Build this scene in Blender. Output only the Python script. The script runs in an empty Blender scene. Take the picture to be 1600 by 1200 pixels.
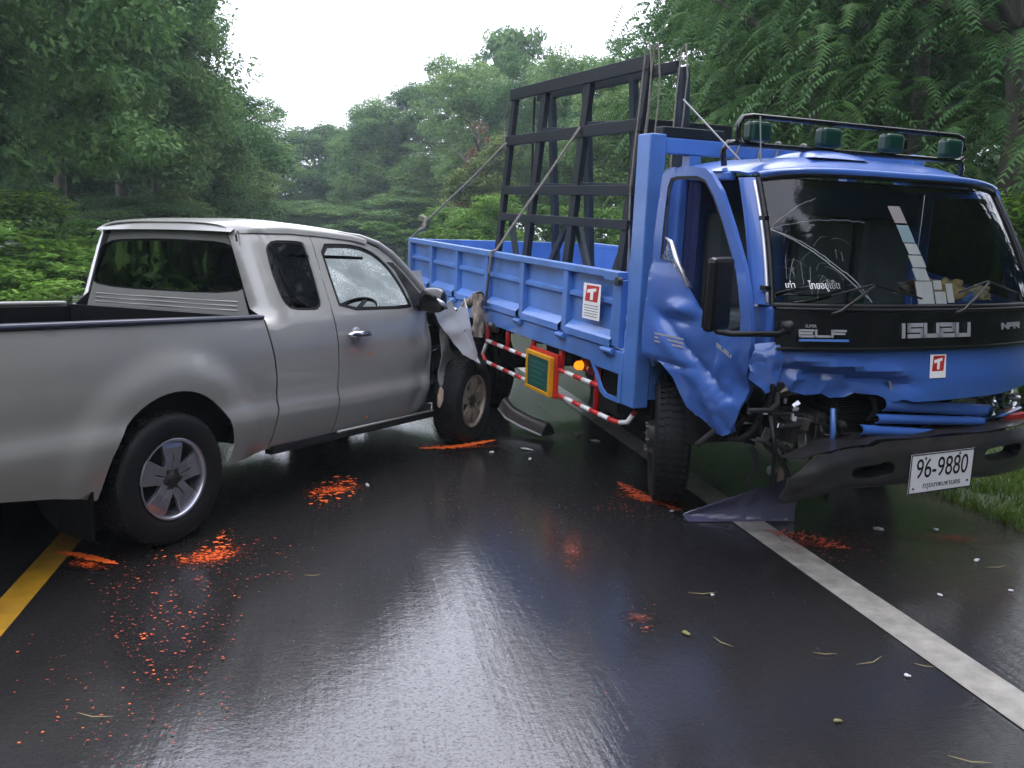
import bpy, bmesh, math, random
import numpy as np
from mathutils import Vector, Matrix, Euler, noise
from mathutils.geometry import delaunay_2d_cdt
C = bpy.context.scene.collection
SC = bpy.context.scene
random.seed(7); RNG = np.random.default_rng(7)
R = math.radians
# ------------------------------------------------------------------ camera, sky, sun, exposure
CAMH, FPX, PITCH, ROLL = 1.5618861677, 1396.8813, 0.15799344, 0.028
cd = bpy.data.cameras.new('camera'); cam = bpy.data.objects.new('camera', cd); C.objects.link(cam)
cd.lens = 36.0 * FPX / 1600.0; cd.clip_end = 2000; cd.clip_start = 0.05
_r = Vector((1, 0, 0)); _u = Vector((0, math.sin(PITCH), math.cos(PITCH))); _f = Vector((0, math.cos(PITCH), -math.sin(PITCH)))
_r2 = math.cos(ROLL) * _r + math.sin(ROLL) * _u; _u2 = -math.sin(ROLL) * _r + math.cos(ROLL) * _u
m = Matrix((_r2, _u2, -_f)).transposed().to_4x4(); m.translation = (0, 0, CAMH)
cam.matrix_world = m; SC.camera = cam
SUN_EL, SUN_AZ = R(58), R(20)
w = bpy.data.worlds.new('World'); SC.world = w; w.use_nodes = True
nt = w.node_tree; nt.nodes.clear()
sky = nt.nodes.new('ShaderNodeTexSky'); sky.sky_type = 'NISHITA'; sky.sun_disc = False
sky.sun_elevation = SUN_EL; sky.sun_rotation = SUN_AZ; sky.air_density = 1.0; sky.dust_density = 6.0
mixn = nt.nodes.new('ShaderNodeMix'); mixn.data_type = 'RGBA'; mixn.inputs[0].default_value = 0.90
mixn.inputs[7].default_value = (13.2, 13.5, 15.8, 1)        # the closed cloud deck
bg = nt.nodes.new('ShaderNodeBackground'); bg.inputs['Strength'].default_value = 0.10
ow = nt.nodes.new('ShaderNodeOutputWorld')
nt.links.new(sky.outputs[0], mixn.inputs[6]); nt.links.new(mixn.outputs[2], bg.inputs['Color']); nt.links.new(bg.outputs[0], ow.inputs['Surface'])
sl = bpy.data.lights.new('sun', 'SUN'); sl.energy = 0.5; sl.angle = R(25); sl.color = (1, 0.96, 0.92)
so = bpy.data.objects.new('sun', sl); C.objects.link(so)
so.rotation_euler = (R(90) - SUN_EL, 0, math.pi - SUN_AZ)
vs = SC.view_settings; vs.view_transform = 'Standard'; vs.look = 'None'; vs.gamma = 1; vs.use_curve_mapping = False
vs.exposure = 1.3
SC.cycles.max_bounces = 8; SC.cycles.transparent_max_bounces = 24; SC.cycles.caustics_reflective = False; SC.cycles.caustics_refractive = False

# ------------------------------------------------------------------ helpers
def mat(name, col, rough=0.5, chips=0.0, metal=0.0, coat=0.0, spec=0.5, vary=0.0, vscale=8.0, bump=0.0, bscale=60.0, col2=None, coat_r=0.08, emit=None, grime=0.0, grime_col=(0.05, 0.04, 0.03)):
    m = bpy.data.materials.new(name); m.use_nodes = True; n = m.node_tree.nodes; l = m.node_tree.links
    b = n['Principled BSDF']; b.inputs['Roughness'].default_value = rough; b.inputs['Metallic'].default_value = metal
    b.inputs['Specular IOR Level'].default_value = spec; b.inputs['Coat Weight'].default_value = coat; b.inputs['Coat Roughness'].default_value = coat_r
    b.inputs['Base Color'].default_value = (*col, 1)
    tc = n.new('ShaderNodeTexCoord')
    last = None
    if vary > 0 or col2:
        t = n.new('ShaderNodeTexNoise'); t.inputs['Scale'].default_value = vscale; t.inputs['Detail'].default_value = 6; t.inputs['Roughness'].default_value = 0.6
        l.new(tc.outputs['Object'], t.inputs['Vector'])
        rp = n.new('ShaderNodeValToRGB'); rp.color_ramp.elements[0].position = 0.32; rp.color_ramp.elements[1].position = 0.68
        c2 = col2 or tuple(min(1, c * (1 + vary)) for c in col); c1 = col if col2 else tuple(c * (1 - vary) for c in col)
        rp.color_ramp.elements[0].color = (*c1, 1); rp.color_ramp.elements[1].color = (*c2, 1)
        l.new(t.outputs['Fac'], rp.inputs[0]); l.new(rp.outputs[0], b.inputs['Base Color']); last = rp.outputs[0]
        mr = n.new('ShaderNodeMapRange'); mr.inputs[3].default_value = rough * 0.8; mr.inputs[4].default_value = min(1, rough * 1.25)
        l.new(t.outputs['Fac'], mr.inputs[0]); l.new(mr.outputs[0], b.inputs['Roughness'])
    if grime > 0:
        g = n.new('ShaderNodeTexNoise'); g.inputs['Scale'].default_value = 3.5; g.inputs['Detail'].default_value = 9; g.inputs['Roughness'].default_value = 0.7
        l.new(tc.outputs['Object'], g.inputs['Vector'])
        r2 = n.new('ShaderNodeMapRange'); r2.inputs[1].default_value = 0.45; r2.inputs[2].default_value = 0.8; r2.inputs[4].default_value = grime
        l.new(g.outputs['Fac'], r2.inputs[0])
        mx = n.new('ShaderNodeMix'); mx.data_type = 'RGBA'; mx.inputs[6].default_value = (*col, 1); mx.inputs[7].default_value = (*grime_col, 1)
        l.new(r2.outputs[0], mx.inputs[0])
        if last: l.new(last, mx.inputs[6])
        l.new(mx.outputs[2], b.inputs['Base Color'])
    if chips > 0:
        src = b.inputs['Base Color'].links[0].from_socket if b.inputs['Base Color'].links else None
        mp_ = n.new('ShaderNodeMapping'); mp_.inputs['Scale'].default_value = (1, 1, 3.5); mp_.inputs['Rotation'].default_value = (.3, .2, .1); l.new(tc.outputs['Object'], mp_.inputs['Vector'])
        ca = n.new('ShaderNodeTexNoise'); ca.inputs['Scale'].default_value = 26; ca.inputs['Detail'].default_value = 8; ca.inputs['Roughness'].default_value = .8; l.new(mp_.outputs[0], ca.inputs['Vector'])
        cb = n.new('ShaderNodeTexNoise'); cb.inputs['Scale'].default_value = 2.2; l.new(tc.outputs['Object'], cb.inputs['Vector'])
        sa = n.new('ShaderNodeMath'); sa.operation = 'MULTIPLY_ADD'; sa.inputs[1].default_value = .5; l.new(cb.outputs['Fac'], sa.inputs[0]); l.new(ca.outputs['Fac'], sa.inputs[2])
        tr_ = n.new('ShaderNodeMapRange'); tr_.inputs[1].default_value = .94; tr_.inputs[2].default_value = .99; tr_.inputs[4].default_value = chips; l.new(sa.outputs[0], tr_.inputs[0])
        mc = n.new('ShaderNodeMix'); mc.data_type = 'RGBA'; mc.inputs[6].default_value = (*col, 1); mc.inputs[7].default_value = (0.16, 0.15, 0.14, 1); l.new(tr_.outputs[0], mc.inputs[0])
        if src: l.new(src, mc.inputs[6])
        l.new(mc.outputs[2], b.inputs['Base Color'])
    if bump > 0:
        t = n.new('ShaderNodeTexNoise'); t.inputs['Scale'].default_value = bscale; t.inputs['Detail'].default_value = 4
        l.new(tc.outputs['Object'], t.inputs['Vector'])
        bp = n.new('ShaderNodeBump'); bp.inputs['Strength'].default_value = bump; bp.inputs['Distance'].default_value = 0.01
        l.new(t.outputs['Fac'], bp.inputs['Height']); l.new(bp.outputs[0], b.inputs['Normal'])
    if emit:
        b.inputs['Emission Color'].default_value = (*emit[0], 1); b.inputs['Emission Strength'].default_value = emit[1]
    return m

def glassmat(name, tint, frost=0.0, crack=False, refl=1.0, rough=0.02):
    m = bpy.data.materials.new(name); m.use_nodes = True; n = m.node_tree.nodes; l = m.node_tree.links
    n.clear(); o = n.new('ShaderNodeOutputMaterial'); tr = n.new('ShaderNodeBsdfTransparent'); tr.inputs[0].default_value = (*tint, 1)
    gl = n.new('ShaderNodeBsdfGlossy'); gl.inputs['Roughness'].default_value = rough; gl.inputs[0].default_value = (refl, refl, refl, 1)
    fr = n.new('ShaderNodeFresnel'); fr.inputs[0].default_value = 1.5; mx = n.new('ShaderNodeMixShader')
    l.new(fr.outputs[0], mx.inputs[0]); l.new(tr.outputs[0], mx.inputs[1]); l.new(gl.outputs[0], mx.inputs[2])
    last = mx.outputs[0]
    if crack or frost:
        tc = n.new('ShaderNodeTexCoord')
        df = n.new('ShaderNodeBsdfDiffuse'); df.inputs[0].default_value = (0.75, 0.8, 0.8, 1)
        tl = n.new('ShaderNodeBsdfTranslucent'); tl.inputs[0].default_value = (0.75, 0.82, 0.82, 1)
        ad = n.new('ShaderNodeMixShader'); l.new(df.outputs[0], ad.inputs[1]); l.new(tl.outputs[0], ad.inputs[2]); ad.inputs[0].default_value = 0.6
        vo = n.new('ShaderNodeTexVoronoi'); vo.feature = 'DISTANCE_TO_EDGE'; vo.inputs['Scale'].default_value = 45
        l.new(tc.outputs['Object'], vo.inputs['Vector'])
        a = n.new('ShaderNodeMapRange'); a.inputs[1].default_value = 0.0; a.inputs[2].default_value = 0.12; a.inputs[3].default_value = 0.95; a.inputs[4].default_value = 0.25 if frost else 0.0
        l.new(vo.outputs['Distance'], a.inputs[0])
        nz = n.new('ShaderNodeTexNoise'); nz.inputs['Scale'].default_value = 4; nz.inputs['Detail'].default_value = 5; l.new(tc.outputs['Object'], nz.inputs['Vector'])
        c = n.new('ShaderNodeMapRange'); c.inputs[1].default_value = 0.35; c.inputs[2].default_value = 0.7; c.inputs[3].default_value = 0.15; c.inputs[4].default_value = 0.9
        l.new(nz.outputs['Fac'], c.inputs[0])
        mu = n.new('ShaderNodeMath'); mu.operation = 'MULTIPLY'; l.new(a.outputs[0], mu.inputs[0]); l.new(c.outputs[0], mu.inputs[1])
        m2 = n.new('ShaderNodeMixShader'); l.new(mu.outputs[0], m2.inputs[0]); l.new(last, m2.inputs[1]); l.new(ad.outputs[0], m2.inputs[2]); last = m2.outputs[0]
    l.new(last, o.inputs[0]); return m

class MB:
    """collects geometry that becomes ONE mesh"""
    def __init__(s): s.v = []; s.f = []; s.m = []; s.cm = 0
    def add(s, vs, fs):
        o = len(s.v); s.v += [tuple(v) for v in vs]
        for f in fs: s.f.append(tuple(i + o for i in f)); s.m.append(s.cm)
        return s
    def box(s, x0, x1, y0, y1, z0, z1, M=None):
        vs = [Vector((x, y, z)) for x in (x0, x1) for y in (y0, y1) for z in (z0, z1)]
        if M: vs = [M @ v for v in vs]
        return s.add(vs, [(0, 1, 3, 2), (4, 6, 7, 5), (0, 4, 5, 1), (2, 3, 7, 6), (0, 2, 6, 4), (1, 5, 7, 3)])
    def bar(s, a, b, wx, wz, up=(0, 0, 1)):
        a = Vector(a); b = Vector(b); d = (b - a); L = d.length; d.normalize(); up = Vector(up)
        x = d.cross(up); x.normalize(); z = x.cross(d)
        M = Matrix((x, d, z)).transposed().to_4x4(); M.translation = a
        return s.box(-wx / 2, wx / 2, 0, L, -wz / 2, wz / 2, M)
    def tube(s, pts, r, n=8, caps=True):
        pts = [Vector(p) for p in pts]; rs = r if isinstance(r, (list, tuple)) else [r] * len(pts)
        rings = []; prev = None
        for i, p in enumerate(pts):
            t = (pts[min(i + 1, len(pts) - 1)] - pts[max(i - 1, 0)]).normalized()
            if prev is None: prev = t.orthogonal().normalized()
            u = (prev - t * prev.dot(t)).normalized(); prev = u; v = t.cross(u)
            rings.append([p + (u * math.cos(k * 2 * math.pi / n) + v * math.sin(k * 2 * math.pi / n)) * rs[i] for k in range(n)])
        vs = [q for r_ in rings for q in r_]; fs = []
        for i in range(len(pts) - 1):
            for k in range(n): fs.append((i * n + k, i * n + (k + 1) % n, (i + 1) * n + (k + 1) % n, (i + 1) * n + k))
        if caps: fs += [tuple(range(n))[::-1], tuple(range((len(pts) - 1) * n, len(pts) * n))]
        return s.add(vs, fs)
    def grid(s, fn, nu, nv):
        vs = [fn(i / nu, j / nv) for i in range(nu + 1) for j in range(nv + 1)]
        return s.add(vs, [(i * (nv + 1) + j, (i + 1) * (nv + 1) + j, (i + 1) * (nv + 1) + j + 1, i * (nv + 1) + j + 1) for i in range(nu) for j in range(nv)])
    def prism(s, pts, o, ax, ay, h):
        """polygon pts in plane (o,ax,ay) extruded by h along ax x ay"""
        o = Vector(o); ax = Vector(ax); ay = Vector(ay); nn = ax.cross(ay).normalized() * h
        a = [o + ax * p[0] + ay * p[1] for p in pts]; k = len(a)
        return s.add(a + [q + nn for q in a], [tuple(range(k))[::-1], tuple(range(k, 2 * k))] + [(i, (i + 1) % k, k + (i + 1) % k, k + i) for i in range(k)])
    def lathe(s, prof, n=40, M=None):
        """prof [(r,y)], revolved about Y"""
        vs = []; P = len(prof)
        for k in range(n):
            a = k * 2 * math.pi / n
            for r, y in prof: vs.append(Vector((r * math.cos(a), y, r * math.sin(a))))
        if M: vs = [M @ v for v in vs]
        return s.add(vs, [(k * P + j, ((k + 1) % n) * P + j, ((k + 1) % n) * P + j + 1, k * P + j + 1) for k in range(n) for j in range(P - 1)])
    def build(s, name, mt, parent=None, smooth=False, bevel=0, solid=0, sub=0, auto=None):
        me = bpy.data.meshes.new(name); me.from_pydata(s.v, [], s.f)
        for q in (mt if isinstance(mt, (list, tuple)) else [mt]): me.materials.append(q)
        if s.cm: me.polygons.foreach_set('material_index', s.m)
        bm = bmesh.new(); bm.from_mesh(me); bmesh.ops.recalc_face_normals(bm, faces=bm.faces)
        if auto:
            for e in bm.edges: e.smooth = e.calc_face_angle(0) < auto
            smooth = True
        bm.to_mesh(me); bm.free()
        if smooth: me.polygons.foreach_set('use_smooth', [True] * len(me.polygons))
        o = bpy.data.objects.new(name, me); C.objects.link(o)
        if parent: o.parent = parent
        if solid:
            q = o.modifiers.new('thick', 'SOLIDIFY'); q.thickness = solid; q.offset = -1 if solid > 0 else 1
            q.thickness = abs(solid); q.offset = 0
            if smooth:
                q = o.modifiers.new('split', 'EDGE_SPLIT'); q.split_angle = R(48)
        if bevel:
            q = o.modifiers.new('bevel', 'BEVEL'); q.width = bevel; q.segments = 2; q.limit_method = 'ANGLE'; q.angle_limit = R(40)
        if sub:
            q = o.modifiers.new('sub', 'SUBSURF'); q.levels = sub; q.render_levels = sub
        return o

def tag(o, label=None, cat=None, group=None, kind=None):
    if label: o['label'] = label
    if cat: o['category'] = cat
    if group: o['group'] = group
    if kind: o['kind'] = kind
    return o
def empty(name, loc=(0, 0, 0), rot=(0, 0, 0), label=None, cat=None, group=None):
    o = bpy.data.objects.new(name, None); C.objects.link(o); o.location = loc; o.rotation_euler = rot; o.empty_display_size = 0.2
    return tag(o, label, cat, group)
def part(name, mesh_src, parent, loc=(0, 0, 0), rot=(0, 0, 0), scale=(1, 1, 1), label=None):
    o = mesh_src.copy(); o.name = name; C.objects.link(o); o.parent = parent; o.location = loc; o.rotation_euler = rot; o.scale = scale
    if 'label' in o.keys(): del o['label']
    if label: o['label'] = label
    return o

def resample(poly, step, closed=True):
    out = []; n = len(poly)
    for i in range(n if closed else n - 1):
        a = Vector(poly[i]); b = Vector(poly[(i + 1) % n]); k = max(1, int((b - a).length / step))
        out += [tuple(a.lerp(b, j / k)) for j in range(k)]
    return out
def smoothpoly(poly, it=1, keep=()):
    """Chaikin corner rounding of a closed polygon"""
    for _ in range(it):
        out = []
        for i in range(len(poly)):
            a = Vector(poly[i]); b = Vector(poly[(i + 1) % len(poly)])
            out += [tuple(a.lerp(b, 0.2)), tuple(a.lerp(b, 0.8))]
        poly = out
    return poly
def inside(p, poly):
    x, y = p; c = False; j = len(poly) - 1
    for i in range(len(poly)):
        xi, yi = poly[i]; xj, yj = poly[j]
        if (yi > y) != (yj > y) and x < (xj - xi) * (y - yi) / (yj - yi) + xi: c = not c
        j = i
    return c
def sheet(outer, holes, step, fn):
    """dense triangulated sheet of a 2D outline with holes, mapped to 3D by fn(a,b)"""
    outer = resample(outer, step); holes = [resample(h, step) for h in holes]
    pts = list(outer); edges = [(i, (i + 1) % len(outer)) for i in range(len(outer))]
    for h in holes:
        o = len(pts); pts += h; edges += [(o + i, o + (i + 1) % len(h)) for i in range(len(h))]
    nb = len(pts); bp = np.array(pts)
    xs = [p[0] for p in outer]; ys = [p[1] for p in outer]
    y = min(ys) + step * 0.5; row = 0
    while y < max(ys):
        x = min(xs) + step * (0.5 if row % 2 else 0.25)
        while x < max(xs):
            if inside((x, y), outer) and not any(inside((x, y), h) for h in holes) and np.min(np.hypot(bp[:, 0] - x, bp[:, 1] - y)) > step * 0.45: pts.append((x, y))
            x += step
        y += step * 0.87; row += 1
    v, e, f, *_ = delaunay_2d_cdt([Vector(p) for p in pts], edges, [], 0, 1e-5)
    fs = []
    for t in f:
        c = sum((v[i] for i in t), Vector((0, 0))) / len(t)
        if inside(c, outer) and not any(inside(c, h) for h in holes): fs.append(tuple(t))
    mb = MB(); mb.add([fn(p[0], p[1]) for p in v], fs); return mb
def ss(a, b, x):
    t = min(1, max(0, (x - a) / (b - a))) if b != a else float(x > a); return t * t * (3 - 2 * t)
def interp(x, tab):
    if x <= tab[0][0]: return tab[0][1]
    for (a, b), (c, d) in zip(tab, tab[1:]):
        if x <= c:
            t = (x - a) / (c - a); return b + (d - b) * t
    return tab[-1][1]
def crumple(p, s=1.0, sc=5.0, seed=0):
    """folded-metal displacement: ridged noise, sharp creases"""
    q = Vector(p) * sc + Vector((seed, seed * 1.7, -seed)); v = 0; a = 1
    for _ in range(3):
        v += a * (1 - abs(noise.noise(q)) * 2.2); q = q * 2.1; a *= 0.42
    return (v - 0.9) * s
LET = {'I': [[(.5, 0), (.5, 1)]], 'S': [[(1, 1), (0, 1), (0, .5), (1, .5), (1, 0), (0, 0)]], 'U': [[(0, 1), (0, 0), (1, 0), (1, 1)]],
       'Z': [[(0, 1), (1, 1), (1, .5), (0, .5), (0, 0), (1, 0)]], 'E': [[(1, 1), (0, 1), (0, 0), (1, 0)], [(0, .5), (.9, .5)]],
       'L': [[(0, 1), (0, 0), (1, 0)]], 'F': [[(1, 1), (0, 1), (0, 0)], [(0, .5), (.9, .5)]], 'N': [[(0, 0), (0, 1), (1, 0), (1, 1)]],
       'P': [[(0, 0), (0, 1), (1, 1), (1, .5), (0, .5)]], 'R': [[(0, 0), (0, 1), (1, 1), (1, .5), (0, .5)], [(.4, .5), (1, 0)]],
       '9': [[(1, .5), (0, .5), (0, 1), (1, 1), (1, 0), (0, 0)]], '6': [[(1, 1), (0, 1), (0, 0), (1, 0), (1, .5), (0, .5)]],
       '8': [[(0, 0), (0, 1), (1, 1), (1, 0), (0, 0)], [(0, .5), (1, .5)]], '0': [[(0, 0), (0, 1), (1, 1), (1, 0), (0, 0)]], '-': [[(0.1, .5), (.9, .5)]],
       'T': [[(0, 1), (1, 1)], [(.5, 1), (.5, 0)]]}
def letters(txt, o, ax, ay, w_, h, gap, th, depth, slant=0):
    mb = MB(); o = Vector(o); ax = Vector(ax).normalized(); ay = Vector(ay).normalized(); nn = ax.cross(ay); x = 0
    for ch in txt:
        ww = w_ * (0.25 if ch == 'I' else (0.7 if ch == '-' else 1))
        for si, st in enumerate(LET[ch]):
            P = [Vector((x + p[0] * ww + slant * p[1] * h, p[1] * (h - th) + th / 2)) for p in st]
            for a, b in zip(P, P[1:]):
                d = (b - a).normalized(); e = d * th / 2; q = Vector((-d.y, d.x)) * th / 2
                c = [a - e - q, b + e - q, b + e + q, a - e + q]
                mb.prism([tuple(k) for k in c], o + nn * (0.0003 * si), ax, ay, depth)
        x += ww + gap
    return mb
def textobj(txt, mt, parent, o, ax, ay, size, name='lettering', depth=0.0006, sx=1):
    cu = bpy.data.curves.new(name, 'FONT'); cu.body = txt; cu.size = size; cu.extrude = depth; cu.align_x = 'CENTER'; cu.align_y = 'CENTER'
    t = bpy.data.objects.new(name, cu); C.objects.link(t)
    bpy.context.view_layer.update()
    me = bpy.data.meshes.new_from_object(t.evaluated_get(bpy.context.evaluated_depsgraph_get())); bpy.data.objects.remove(t)
    ax = Vector(ax).normalized(); ay = Vector(ay).normalized(); M = Matrix((ax * sx, ay, ax.cross(ay))).transposed().to_4x4(); M.translation = Vector(o)
    me.transform(M); me.materials.clear(); me.materials.append(mt)
    ob = bpy.data.objects.new(name, me); C.objects.link(ob); ob.parent = parent; return ob

# ------------------------------------------------------------------ materials
M = {}
M['silver'] = mat('silver_paint', (0.290, 0.288, 0.265), rough=0.34, metal=0.25, coat=0.5, coat_r=0.07, vary=0.02, vscale=2, grime=0.10, grime_col=(0.11, 0.095, 0.075), bump=0.03, bscale=4)
M['blue'] = mat('blue_paint', chips=.8, col=(0.070, 0.185, 0.50), rough=0.42, coat=0.4, coat_r=0.15, vary=0.14, vscale=4, grime=0.5, grime_col=(0.04, 0.07, 0.13), bump=0.08, bscale=9)
M['blue_cab'] = mat('blue_cab_paint', chips=.8, col=(0.042, 0.118, 0.39), rough=0.34, coat=0.55, coat_r=0.10, vary=0.08, vscale=3, grime=0.25, grime_col=(0.05, 0.06, 0.10))
M['black'] = mat('black_plastic', (0.004, 0.004, 0.0045), spec=0.3, rough=0.4, vary=0.2)
M['satin'] = mat('satin_black', (0.005, 0.0055, 0.006), rough=0.25, coat=0.3)
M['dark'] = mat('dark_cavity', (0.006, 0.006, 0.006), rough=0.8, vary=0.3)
M['tyre'] = mat('tyre_rubber', (0.0045, 0.0045, 0.005), spec=0.25, rough=0.6, vary=0.25, vscale=14, grime=0.4, grime_col=(0.02, 0.017, 0.014), bump=0.2, bscale=40)
M['alloy'] = mat('alloy', (0.42, 0.42, 0.46), rough=0.3, metal=0.85, grime=0.45, grime_col=(0.08, 0.07, 0.06))
M['alloy_mud'] = mat('muddy_alloy', (0.30, 0.25, 0.20), rough=0.5, metal=0.4, grime=0.9, grime_col=(0.13, 0.07, 0.035))
M['rimdark'] = mat('rim_dark', (0.02, 0.017, 0.015), rough=0.6, metal=0.3, vary=0.3)
M['chrome'] = mat('chrome', (0.6, 0.6, 0.62), rough=0.12, metal=1.0)
M['bumper'] = mat('bumper_paint', (0.014, 0.0145, 0.017), rough=0.4, coat=0.25, vary=0.25, vscale=6, grime=0.8, grime_col=(0.04, 0.03, 0.022), bump=0.12, bscale=14)
M['rackwood'] = mat('dark_rack_paint', (0.008, 0.011, 0.015), spec=0.3, rough=0.5, vary=0.35, vscale=10, bump=0.15, bscale=30)
M['rackgrey'] = mat('grey_rack_paint', (0.022, 0.032, 0.042), spec=0.3, rough=0.55, vary=0.3, vscale=10)
M['white'] = mat('white_paint', (0.72, 0.72, 0.70), rough=0.5, vary=0.08, vscale=20, grime=0.4, grime_col=(0.3, 0.28, 0.25))
M['plate'] = mat('plate_white', (0.68, 0.68, 0.69), rough=0.35, grime=0.25, grime_col=(0.35, 0.33, 0.3))
M['red'] = mat('red_paint', (0.50, 0.018, 0.015), rough=0.4, vary=0.15, grime=0.3)
M['darkred'] = mat('dark_red', (0.30, 0.02, 0.02), rough=0.35)
M['yellow'] = mat('yellow_paint', (0.62, 0.30, 0.01), rough=0.45, vary=0.12)
M['green'] = mat('green_board', (0.012, 0.075, 0.060), rough=0.5, vary=0.2)
M['lampgreen'] = mat('green_lamp_cover', (0.0, 0.032, 0.018), rough=0.4, vary=0.12)
M['silverletter'] = mat('letter_silver', (0.55, 0.55, 0.57), rough=0.3, metal=0.5)
M['rope'] = mat('rope_fibre', (0.22, 0.20, 0.16), rough=0.9, vary=0.3, vscale=60, bump=0.6, bscale=120)
M['darkrope'] = mat('dark_rope_fibre', (0.05, 0.045, 0.045), rough=0.9, vary=0.3, vscale=60)
M['rag'] = mat('rag_cloth', (0.30, 0.26, 0.21), rough=0.95, col2=(0.12, 0.09, 0.07), vscale=14, bump=0.5, bscale=40)
M['seat'] = mat('seat_fabric', (0.045, 0.06, 0.065), rough=0.9, vary=0.2)
M['dash'] = mat('dash_plastic', (0.10, 0.105, 0.10), rough=0.7, vary=0.15)
M['dashgrey'] = mat('grey_dash_plastic', (0.20, 0.22, 0.22), rough=0.6, vary=0.15)
M['paper'] = mat('paper', (0.84, 0.84, 0.82), rough=0.8, vary=0.06, vscale=15)
M['cloth_y'] = mat('yellow_cloth', (0.42, 0.34, 0.16), rough=0.95, col2=(0.22, 0.15, 0.06), vscale=12)
M['metal'] = mat('greasy_metal', (0.10, 0.095, 0.085), rough=0.4, metal=0.7, vary=0.5, vscale=12, grime=0.8, grime_col=(0.02, 0.016, 0.012))
M['brightmetal'] = mat('torn_metal', (0.55, 0.55, 0.58), rough=0.35, metal=0.7, vary=0.3, vscale=18)
M['amber'] = mat('amber_lamp', (0.8, 0.20, 0.01), rough=0.25, emit=((1.0, 0.20, 0.008), 0.9))
M['redlens'] = mat('red_lens', (0.35, 0.01, 0.03), rough=0.2, coat=0.5)
M['curtain'] = mat('curtain', (0.02, 0.03, 0.12), rough=0.9, vary=0.2)
M['silver_lit'] = mat('lit_silver_paint', (0.50, 0.50, 0.49), rough=0.32, metal=0.2, coat=0.5, grime=0.5, grime_col=(0.20, 0.18, 0.15))  # silver body paint lightened in colour to imitate sky light on the folds
M['winblack'] = glassmat('tinted_glass', (0.02, 0.022, 0.025), refl=0.2)
M['winclear'] = glassmat('windshield_glass', (0.93, 0.96, 0.95), refl=0.85, rough=0.015)
M['winshatter'] = glassmat('shattered_glass', (0.75, 0.85, 0.85), frost=1, crack=True)
M['lens'] = glassmat('lamp_lens', (0.8, 0.85, 0.85))
M['crack'] = mat('crack_line', (0.45, 0.50, 0.50), rough=0.4)
M['shard'] = mat('light_shard', (0.45, 0.46, 0.46), rough=0.3, vary=0.15)
M['orange'] = mat('orange_spray', (0.80, 0.125, 0.012), rough=0.6, vary=0.3, vscale=30)
M['darkorange'] = mat('faded_orange', (0.30, 0.045, 0.015), rough=0.55, vary=0.45, vscale=30)
M['leafy'] = mat('fallen_leaf', (0.12, 0.11, 0.03), rough=0.7, vary=0.3)
M['wirem'] = mat('wire_black', (0.03, 0.03, 0.03), rough=0.6)

def leafmat(name, c1, c2, scale=0.5):
    m = bpy.data.materials.new(name); m.use_nodes = True; n = m.node_tree.nodes; l = m.node_tree.links
    b = n['Principled BSDF']; b.inputs['Roughness'].default_value = 0.6; b.inputs['Specular IOR Level'].default_value = 0.12
    geo = n.new('ShaderNodeNewGeometry'); oi = n.new('ShaderNodeObjectInfo')
    t = n.new('ShaderNodeTexNoise'); t.inputs['Scale'].default_value = scale; t.inputs['Detail'].default_value = 3
    l.new(geo.outputs['Position'], t.inputs['Vector'])
    ad = n.new('ShaderNodeMath'); ad.operation = 'MULTIPLY_ADD'; ad.inputs[1].default_value = 0.35; l.new(geo.outputs['Random Per Island'], ad.inputs[0])
    su = n.new('ShaderNodeMath'); su.operation = 'SUBTRACT'; l.new(t.outputs['Fac'], su.inputs[0]); su.inputs[1].default_value = 0.18
    l.new(su.outputs[0], ad.inputs[2])
    a2 = n.new('ShaderNodeMath'); a2.operation = 'MULTIPLY_ADD'; a2.inputs[1].default_value = 0.3; l.new(oi.outputs['Random'], a2.inputs[0]); 
    s3 = n.new('ShaderNodeMath'); s3.operation = 'SUBTRACT'; s3.inputs[1].default_value = 0.15; l.new(ad.outputs[0], s3.inputs[0]); l.new(s3.outputs[0], a2.inputs[2])
    rp = n.new('ShaderNodeValToRGB'); e = rp.color_ramp.elements; e[0].position = 0.22; e[0].color = (*c1, 1); e[1].position = 0.8; e[1].color = (*c2, 1)
    l.new(a2.outputs[0], rp.inputs[0]); l.new(rp.outputs[0], b.inputs['Base Color'])
    tl = n.new('ShaderNodeBsdfTranslucent'); l.new(rp.outputs[0], tl.inputs[0]); mx = n.new('ShaderNodeMixShader'); mx.inputs[0].default_value = 0.35
    l.new(b.outputs[0], mx.inputs[1]); l.new(tl.outputs[0], mx.inputs[2]); l.new(mx.outputs[0], n['Material Output'].inputs[0]); return m
M['leaf_dark'] = leafmat('leaf_dark', (0.024, 0.078, 0.024), (0.115, 0.220, 0.060))
M['leaf_mid'] = leafmat('leaf_mid', (0.046, 0.122, 0.038), (0.185, 0.290, 0.088))
M['leaf_bright'] = leafmat('leaf_bright', (0.055, 0.150, 0.020), (0.19, 0.34, 0.05))
M['leaf_yellow'] = leafmat('leaf_yellow', (0.06, 0.11, 0.02), (0.17, 0.22, 0.05))
M['leaf_rust'] = leafmat('leaf_rust', (0.10, 0.05, 0.025), (0.24, 0.11, 0.05))
M['grass'] = leafmat('grass_blades', (0.035, 0.085, 0.012), (0.13, 0.20, 0.035), 2.0)
M['bark'] = mat('bark', (0.055, 0.045, 0.035), rough=0.95, col2=(0.11, 0.095, 0.075), vscale=5, bump=0.8, bscale=14)
M['soil'] = mat('verge_soil', (0.030, 0.036, 0.016), rough=0.95, col2=(0.045, 0.070, 0.022), vscale=0.8, bump=0.6, bscale=8)

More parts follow.
